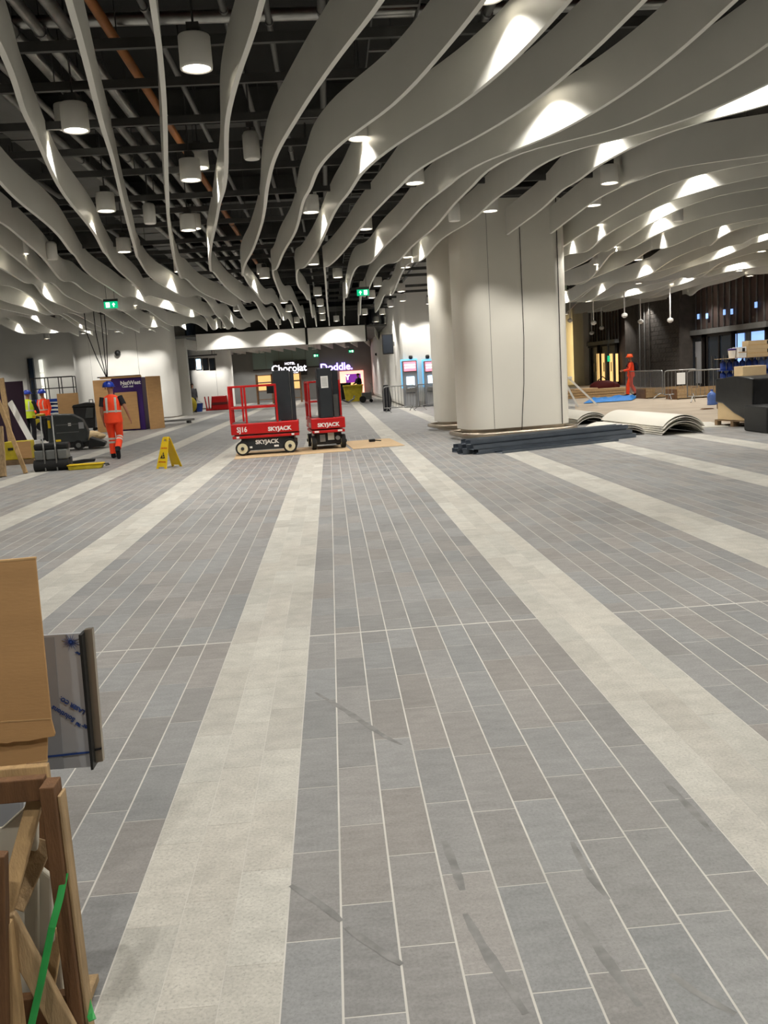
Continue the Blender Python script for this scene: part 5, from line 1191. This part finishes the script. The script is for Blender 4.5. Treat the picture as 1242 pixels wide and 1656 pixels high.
p = AT(572, 643, 56); t = thing('yellow_bin', 'dirty yellow tub at the far end near the white wall', 'bin', (p.x, 56, 0)); MB().prism([(-.5, .05), (.5, .05), (.6, 1.0), (-.6, 1.0)], -.4, .4, 'y').build('tub', 'yellow_dirty', t, bevel=.03); MB().bx(-.63, .63, -.44, .44, 1.0, 1.08).build('rim', 'yellow_dirty', t)
p = AT(592, 645, 54); t = thing('hand_trolley', 'small grey machine on wheels beside the yellow tub', 'trolley', (p.x, 54, 0)); MB().bx(-.25, .35, -.2, .2, .18, .6).build('machine_body', 'grey_plastic', t, bevel=.04); MB().tube([(.3, 0, .5), (.45, 0, .9), (.3, 0, 1.15)], .03).build('handle', 'steel_galv', t)
for y in (-.22, .22): MB().cyl((-.2, y-.05, .2), (-.2, y+.05, .2), .2).build('wheel', 'rubber', t); MB().cyl((.3, y-.04, .1), (.3, y+.04, .1), .1).build('wheel', 'rubber', t)
p = AT(484, 652, 50); t = thing('blue_sack', 'blue plastic sack on the floor behind the lifts', 'sack', (p.x, 34, 0)); MB().ball((0, 0, .18), (.32, .25, .19)).build('sack_body', 'blue_plastic', t, smooth=True); MB().ball((.12, 0, .36), (.1, .09, .1)).build('knotted_neck', 'blue_plastic', t, smooth=True)
# red barrier pieces, blue bucket, yellow bag by the far left column
p = AT(357, 662, 58); t = thing('red_barrier', 'red plastic barrier block in front of the far white column', 'barrier', (p.x, 58, 0)); MB().prism([(-.55, 0), (.55, 0), (.45, .9), (-.45, .9)], -.25, .25, 'y').build('block', 'red_paint', t, bevel=.05); MB().bx(-.5, .5, -.28, -.24, .35, .5).build('recess_shade', 'beam_red', t)  # no hollow is cut; the strip's darker red stands in for its shade
p = AT(339, 664, 58); t = thing('red_stand', 'thin red stand with prongs left of the red barrier block', 'stand', (p.x, 58, 0)); MB().bx(-.2, .2, -.2, .2, 0, .1).build('foot', 'red_paint', t)
for x in (-.15, 0, .15): MB().bar((x, 0, .1), (x*1.6, 0, .9), .07, .07).build('prong', 'red_paint', t)
p = AT(320.5, 664, 57); t = thing('blue_bucket', 'blue bucket on the floor left of the red stand', 'bucket', (p.x, 57, 0)); MB().lathe([(.26, 0), (.34, .5), (.36, .52), (.33, .5)], 18).build('bucket', 'blue_plastic', t, smooth=True); MB().tube([(-.33, 0, .5), (0, 0, .72), (.33, 0, .5)], .015).build('bail', 'steel_galv', t)
p = AT(307, 660, 55); t = thing('yellow_bag', 'crumpled yellow bag by the gap behind the kiosk column', 'bag', (p.x, 55, 0)); m = MB(); m.ball((0, 0, .5), (.45, .3, .5)); m.ball((-.2, 0, .9), (.3, .25, .3)); m.build('bag_body', 'yellow_dirty', t, smooth=True); MB().ball((-.1, 0, 1.22), (.12, .1, .1)).build('knotted_neck', 'yellow_dirty', t)

# ================================================================== CASH MACHINES ON THE CENTRE-RIGHT BLOCK
for k, (pa, pb) in enumerate(((650, 678), (685, 713))):
    Y_ = 41.6; A, B = AT(pa, 583, Y_), AT(pb, 655, Y_); cx = (A.x+B.x)/2; hw = (B.x-A.x)/2; hz = A.z
    t = thing('cash_machine', ('grey cash machine with pink lit header, left of the pair beyond the big column', 'grey cash machine with pink lit header, partly hidden by the big column')[k], 'cash machine', (cx, Y_, 0))
    MB().bx(-hw, hw, 0, .4, 0, hz-.02).build('body', 'film_dark', t, bevel=.03)
    MB().bx(-hw+.06, hw-.06, -.05, 0, hz-.50, hz-.08).build('header', 'header_pink', t)
    MB().bx(-hw+.02, hw-.02, -.03, 0, hz-.54, hz-.04).build('header_surround', 'grey_plastic', t)
    for z_ in (hz-.22, hz-.34): MB().bx(-hw+.1, hw-.1, -.056, -.05, z_-.035, z_+.035).build('header_stripe', 'exit_white', t)
    MB().bx(-hw+.16, hw-.16, -.04, 0, 1.02, 1.42).build('screen', 'screen_glow', t); MB().bx(-hw+.1, hw-.1, -.18, 0, .72, .92).build('keypad_shelf', 'steel_galv', t, bevel=.02)
    MB().bx(-hw+.1, hw-.1, -.02, 0, .1, .66).build('lower_panel', 'film_grey', t)
    MB().bx(-hw-.05, hw+.05, .30, .385, .9, hz+.05).build('glow_surround', 'halo_blue', t)
p = AT(621, 557, 44); t = thing('wall_screen', 'double-sided display screen jutting from the white wall', 'screen', (3.42, 46, AT(621, 557, 46).z)); MB().bx(-.62, -.06, -.08, .08, -.5, .5).build('housing', 'frame_dark', t, bevel=.01); MB().bx(-.58, -.1, -.09, -.08, -.45, .45).build('screen_face', 'screen_off', t); MB().bx(-.06, .02, -.04, .04, -.1, .1).build('bracket', 'steel_galv', t)
for k, (px, py) in enumerate(((609, 573), (664, 578), (691, 577))):
    if k == 0: q = OX(px, py, 3.42); loc = (3.40, q.y, q.z)
    else: q = AT(px, py, 41.98); loc = (q.x, 41.98, q.z)
    t = thing('dome_camera', ('dark dome camera on the side of the white block', 'dark dome camera above the left cash machine', 'dark dome camera above the right cash machine')[k], 'camera', loc); MB().ball((0, -.05, 0), .10).build('dome', 'black_plastic', t, smooth=True); MB().box(0, 0, 0, .16, .05, .16).build('mount', 'grey_plastic', t)

# ================================================================== BARRIERS
def barrier(loc, rz, L, lb, H_=1.08):
    t = thing('crowd_barrier', lb, 'barrier', loc, rz, 'steel crowd barriers')
    r = .1; P = [(-L/2, 0, .18), (-L/2, 0, H_-r), (-L/2+r*.3, 0, H_-r*.3), (-L/2+r, 0, H_), (L/2-r, 0, H_), (L/2-r*.3, 0, H_-r*.3), (L/2, 0, H_-r), (L/2, 0, .18)]
    MB().tube(P, .021).build('frame', 'steel_galv', t, smooth=True); MB().cyl((-L/2, 0, .2), (L/2, 0, .2), .018).build('bottom_rail', 'steel_galv', t)
    b = MB(); n = int(L/.13)
    for k in range(1, n): b.cyl((-L/2+L*k/n, 0, .2), (-L/2+L*k/n, 0, H_), .009, n=6)
    o = b.build('bars', 'steel_galv', t); o['kind'] = 'stuff'
    for x in (-L/2+.18, L/2-.18):
        MB().tube([(x, 0, .2), (x, -.12, .17), (x, -.32, .02)], .018).build('foot', 'steel_galv', t); MB().tube([(x, 0, .2), (x, .12, .17), (x, .32, .02)], .018).build('foot', 'steel_galv', t)
    return t
def bar_px(a, b, lb, ext=0):
    A, B = G(*a), G(*b); d = B-A; c = (A+B)/2; return barrier((c.x, c.y, 0), math.atan2(d.y, d.x), d.length, lb)
bar_px((622, 668), (674, 664), 'steel crowd barrier left of the pair guarding the cash machines')
bar_px((676, 664), (716, 659), 'steel crowd barrier right of the pair guarding the cash machines')
b1 = bar_px((1013, 641), (1072, 645), 'steel crowd barrier beside the worker with the backpack')
b2 = bar_px((1075, 647), (1128, 644), 'steel crowd barrier with white notice in the middle of the right side')
b3 = bar_px((1112, 651), (1168, 649), 'nearest steel crowd barrier, standing left of the blue water bottles')
MB().bx(-.15, .15, -.035, -.022, .55, .98).build('notice_sheet', 'white_print', b2)
bar_px((1185, 643), (1236, 640), 'steel crowd barrier half hidden behind the water bottle stack')
# dark coat hung on a barrier by the cash machines
p = G(618, 666); o = MB().loft([(0, 0, 1.14), (0, 0, .9), (.03, 0, .5), (0, 0, .01)], [(.10, .06), (.16, .09), (.2, .1), (.16, .06)], 12, side=(1, 0, 0)).build('hung_coat', 'cloth_dark', None, smooth=True, loc=(p.x+.22, p.y, .0)); tag(o, 'dark coat hung over the end of the barrier by the cash machines', 'coat')

# ================================================================== RIGHT SIDE GOODS
# blue tarpaulin, timber, trestle
A, B = G(930, 652), G(1004, 647); g = []; rr = random.Random(9)
for i in range(7):
    row = []
    for j in range(14):
        x = A.x+(B.x-A.x)*j/13; y = A.y-1.2+2.8*i/6; edge = i in (0, 6) or j in (0, 13); row.append((x-A.x+.2*i, y-A.y, .03 if edge else .08+.10*rr.random()))
    g.append(row)
o = MB().sheet(g, .012).build('blue_tarpaulin', 'tarp_blue', None, smooth=True, loc=(A.x, A.y, 0)); tag(o, 'bright blue tarpaulin spread on the floor beyond the curved sheets', 'tarpaulin')
p = G(950, 645); t = thing('timber_pile', 'low pile of sawn timber boards by the warm lit doors', 'timber', (p.x+.6, p.y+1.6, 0), R(6))
for k in range(12): MB().box(rr.uniform(-.1, .1), -.45+.3*(k % 4), .06+.12*(k//4), 3.2, .24, .10).build('board', 'wood_pale', t)
MB().bx(-.9, .2, -.4, .4, .36, .42).build('ply_offcut', 'ply', t)
p = G(975, 634); t = thing('red_toolbag', 'dark red bags heaped on the timber pile by the lit doors', 'bag', (p.x, p.y, 0)); m = MB(); m.ball((0, 0, .3), (.7, .4, .32)); m.ball((.5, .1, .25), (.45, .35, .26)); m.build('bags', 'beam_red', t, smooth=True); MB().tube([(-.3, 0, .55), (0, 0, .8), (.3, 0, .55)], .03).build('strap', 'black_plastic', t)
p = G(946, 657); t = thing('white_trestle', 'pale A-frame trestle leaning beside the column, before the blue tarpaulin', 'trestle', (p.x, p.y, 0), R(-12))
for y in (-.25, .25):
    MB().bar((-.25, y, 0), (-.75, y, 1.05), .08, .05).build('leg', 'white_paint', t); MB().bar((.45, y, 0), (-.55, y, 1.05), .08, .05).build('leg', 'white_paint', t)
MB().bx(-.80, -.45, -.35, .35, 1.02, 1.10).build('top_beam', 'white_paint', t); MB().bar((.1, -.25, .36), (.1, .25, .36), .05, .05).build('spreader', 'white_paint', t); MB().bar((-.42, -.25, .36), (-.42, .25, .36), .05, .05).build('spreader', 'white_paint', t)
for k, (px, py) in enumerate(((1100, 643), (1155, 644))):
    p = G(px, py); t = thing('timber_crate', ('low timber crate on the floor behind the barrier with the notice', 'low timber crate on the floor behind the nearest barrier')[k], 'crate', (p.x, p.y+1.3, 0), R(3))
    for j in range(3): MB().bx(-1.1, 1.1, -.5, -.46, .04+.12*j, .15+.12*j).build('side_board', 'wood_old', t); MB().bx(-1.1, 1.1, .46, .5, .04+.12*j, .15+.12*j).build('side_board', 'wood_old', t)
    for x in (-1.08, 0, 1.08): MB().bx(x-.05, x+.05, -.46, .46, 0, .38).build('batten', 'wood_brown', t)
    MB().bx(-1.0, 1.0, -.44, .44, .06, .34).build('contents', 'cardboard', t)

# black wrapped pallet load
A, B = G(1162, 688), G(1262, 694)
PL = thing('wrapped_pallet_load', 'pallet load under black plastic wrap at the right edge of the photo', 'pallet load', (A.x, A.y, 0), math.atan2(B.y-A.y, B.x-A.x))
PLn = 2.3
def pallet(par, x0, x1, y0, y1):
    for j in range(5): yy = y0+(y1-y0-.1)*j/4; MB().bx(x0, x1, yy, yy+.1, .115, .14).build('deck_board', 'pallet_wood', par)
    for x in (x0, (x0+x1)/2-.05, x1-.1):
        for yy in (y0, (y0+y1)/2-.05, y1-.1): MB().bx(x, x+.1, yy, yy+.1, .022, .115).build('block', 'pallet_wood', par)
        MB().bx(x, x+.1, y0, y1, 0, .022).build('runner', 'pallet_wood', par)
pallet(PL, 0, 1.2, -.1, .95)
MB().prism([(.06, 0.145), (1.22, .145), (1.22, .55), (.06, .55)], -.06, .9, 'y').build('white_cartons', 'cardboard_pale', PL)
def plp(px, py): v = OX(px, py, A.x+.02); return v
wrap = MB().prism([(.02, .52), (.26, .50), (.65, .30), (1.0, .18), (1.26, .15), (1.3, 1.02), (1.05, 1.06), (.7, 1.10), (.3, 1.05), (.02, 1.04)], -.10, .94, 'y').build('black_wrap', 'black_film', PL, bevel=.03)
o = MB().bx(0, 1.0, -.1, .9, 0, .52).build('black_bin_box', 'black_plastic', None, bevel=.04, loc=(B.x-.68, B.y-.72, 0)); tag(o, 'black plastic box standing before the wrapped pallet at the right edge', 'box')
p = G(1148, 684); o = MB().prism([(-.18, 0), (.2, 0), (.14, .03), (-.1, .04)], -.1, .1, 'y').build('timber_offcut', 'wood_brown', None, loc=(G(1143, 662).x, G(1143, 662).y, 0)); tag(o, 'small timber offcut on the beige floor left of the pallet load', 'timber')
# water bottles stacked behind, and two on the floor
bp = [(a_*.63, b_*.62) for a_, b_ in [(.0, 0), (.125, 0), (.135, .02), (.135, .13), (.128, .15), (.135, .17), (.135, .30), (.12, .36), (.05, .42), (.035, .43), (.035, .49), (.0, .49)]]
bot_m = MB().lathe(bp[1:-1], 18).mesh('bottle_body', 'bottle_blue', True); bot_p = MB().lathe(bp[1:-1], 18).mesh('bottle_body', 'bottle_pale', True); capm = MB().lathe([(.026, .285), (.026, .306)], 10).mesh('cap', 'blue_plastic')
def bottle(x, y, z, lb, pale=False, group='stacked blue water bottles'):
    t = thing('water_bottle', lb, 'bottle', (x, y, z), rr.uniform(0, 6), group); link_mesh('bottle_body', bot_p if pale else bot_m, t); link_mesh('cap', capm, t); return t
YB_ = 25.4; xb0 = AT(1172, 620, YB_).x
RK = thing('bottle_rack', 'pallet and shelf boards carrying the blue water bottles', 'rack', (xb0, YB_, 0)); pallet(RK, -.15, 1.75, -.17, .2)
for k in (1, 2, 3): MB().bx(-.15, 1.75, -.17, .2, .145+.32*k-.012, .145+.32*k-.002).build('layer_board', 'blue_plastic', RK)
for k in range(4):
    for j in range(9): bottle(xb0-.05+j*.19, YB_, .145+.32*k, 'blue water bottle in the stack, %s layer up, %s from the left' % (ORD[k], ORD[j]), pale=(k == 3 and j > 5))
for k, (px, py) in enumerate(((1151, 655), (1158, 654), (1167, 653))): p = G(px, py); bottle(p.x+.12*k, p.y, 0, 'large blue water bottle standing on the beige floor, %s from the left' % ORD[k], True, 'water bottles on the floor').scale = (1.6, 1.6, 1.6)
zt = .145+.32*4+.012
TB = MB().bx(-.2, 1.9, -.22, .25, 0, .012).build('top_board', 'ply', None, loc=(xb0, YB_, zt-.012)); tag(TB, 'thin board lying on top of the water bottle stack', 'board')
def carton(px0, px1, py0, z0, h, lb, mat='cardboard_pale', y=YB_):
    a, b = AT(px0, 570, y).x, AT(px1, 570, y).x; t = thing('carton', lb, 'carton', ((a+b)/2, y, z0), 0, 'cartons on the bottle stack'); hw = (b-a)/2
    MB().bx(-hw, hw, -.2, .2, 0, h).build('box', mat, t, bevel=.006); MB().bx(-hw-.001, hw+.001, -.203, -.2, h*.46, h*.54).build('tape', 'cardboard_edge', t); MB().box(hw*.3, -.203, h*.72, .08, .004, .10).build('printed_arrow', 'black_print', t)
carton(1189, 1202, 0, zt+.002, .30, 'white carton at the left end of the bottle stack top', 'white_print')
carton(1203, 1256, 0, zt+.002, .22, 'brown carton lower one on the right of the bottle stack top')
carton(1205, 1254, 0, zt+.223, .24, 'brown carton upper one on the right of the bottle stack top')
a = AT(1185, 577, YB_).x+.06; t = thing('white_tub', 'white tub with purple lid on the bottle stack', 'tub', (a-.08, YB_, zt+.001)); MB().lathe([(.09, 0), (.11, .2), (.115, .22)], 16).build('tub', 'white_paint', t, smooth=True); MB().lathe([(.12, .22), (.12, .26), (.05, .28)], 16).build('lid', 'purple', t, smooth=True)
a = G(1230, 660); o = MB().bx(.0, .5, -.2, .2, 0, .2).build('carton', 'cardboard_pale', None, bevel=.01, loc=(B.x-.62, B.y+.55, 1.10)); tag(o, 'pale carton lying on the black wrapped pallet load', 'carton')
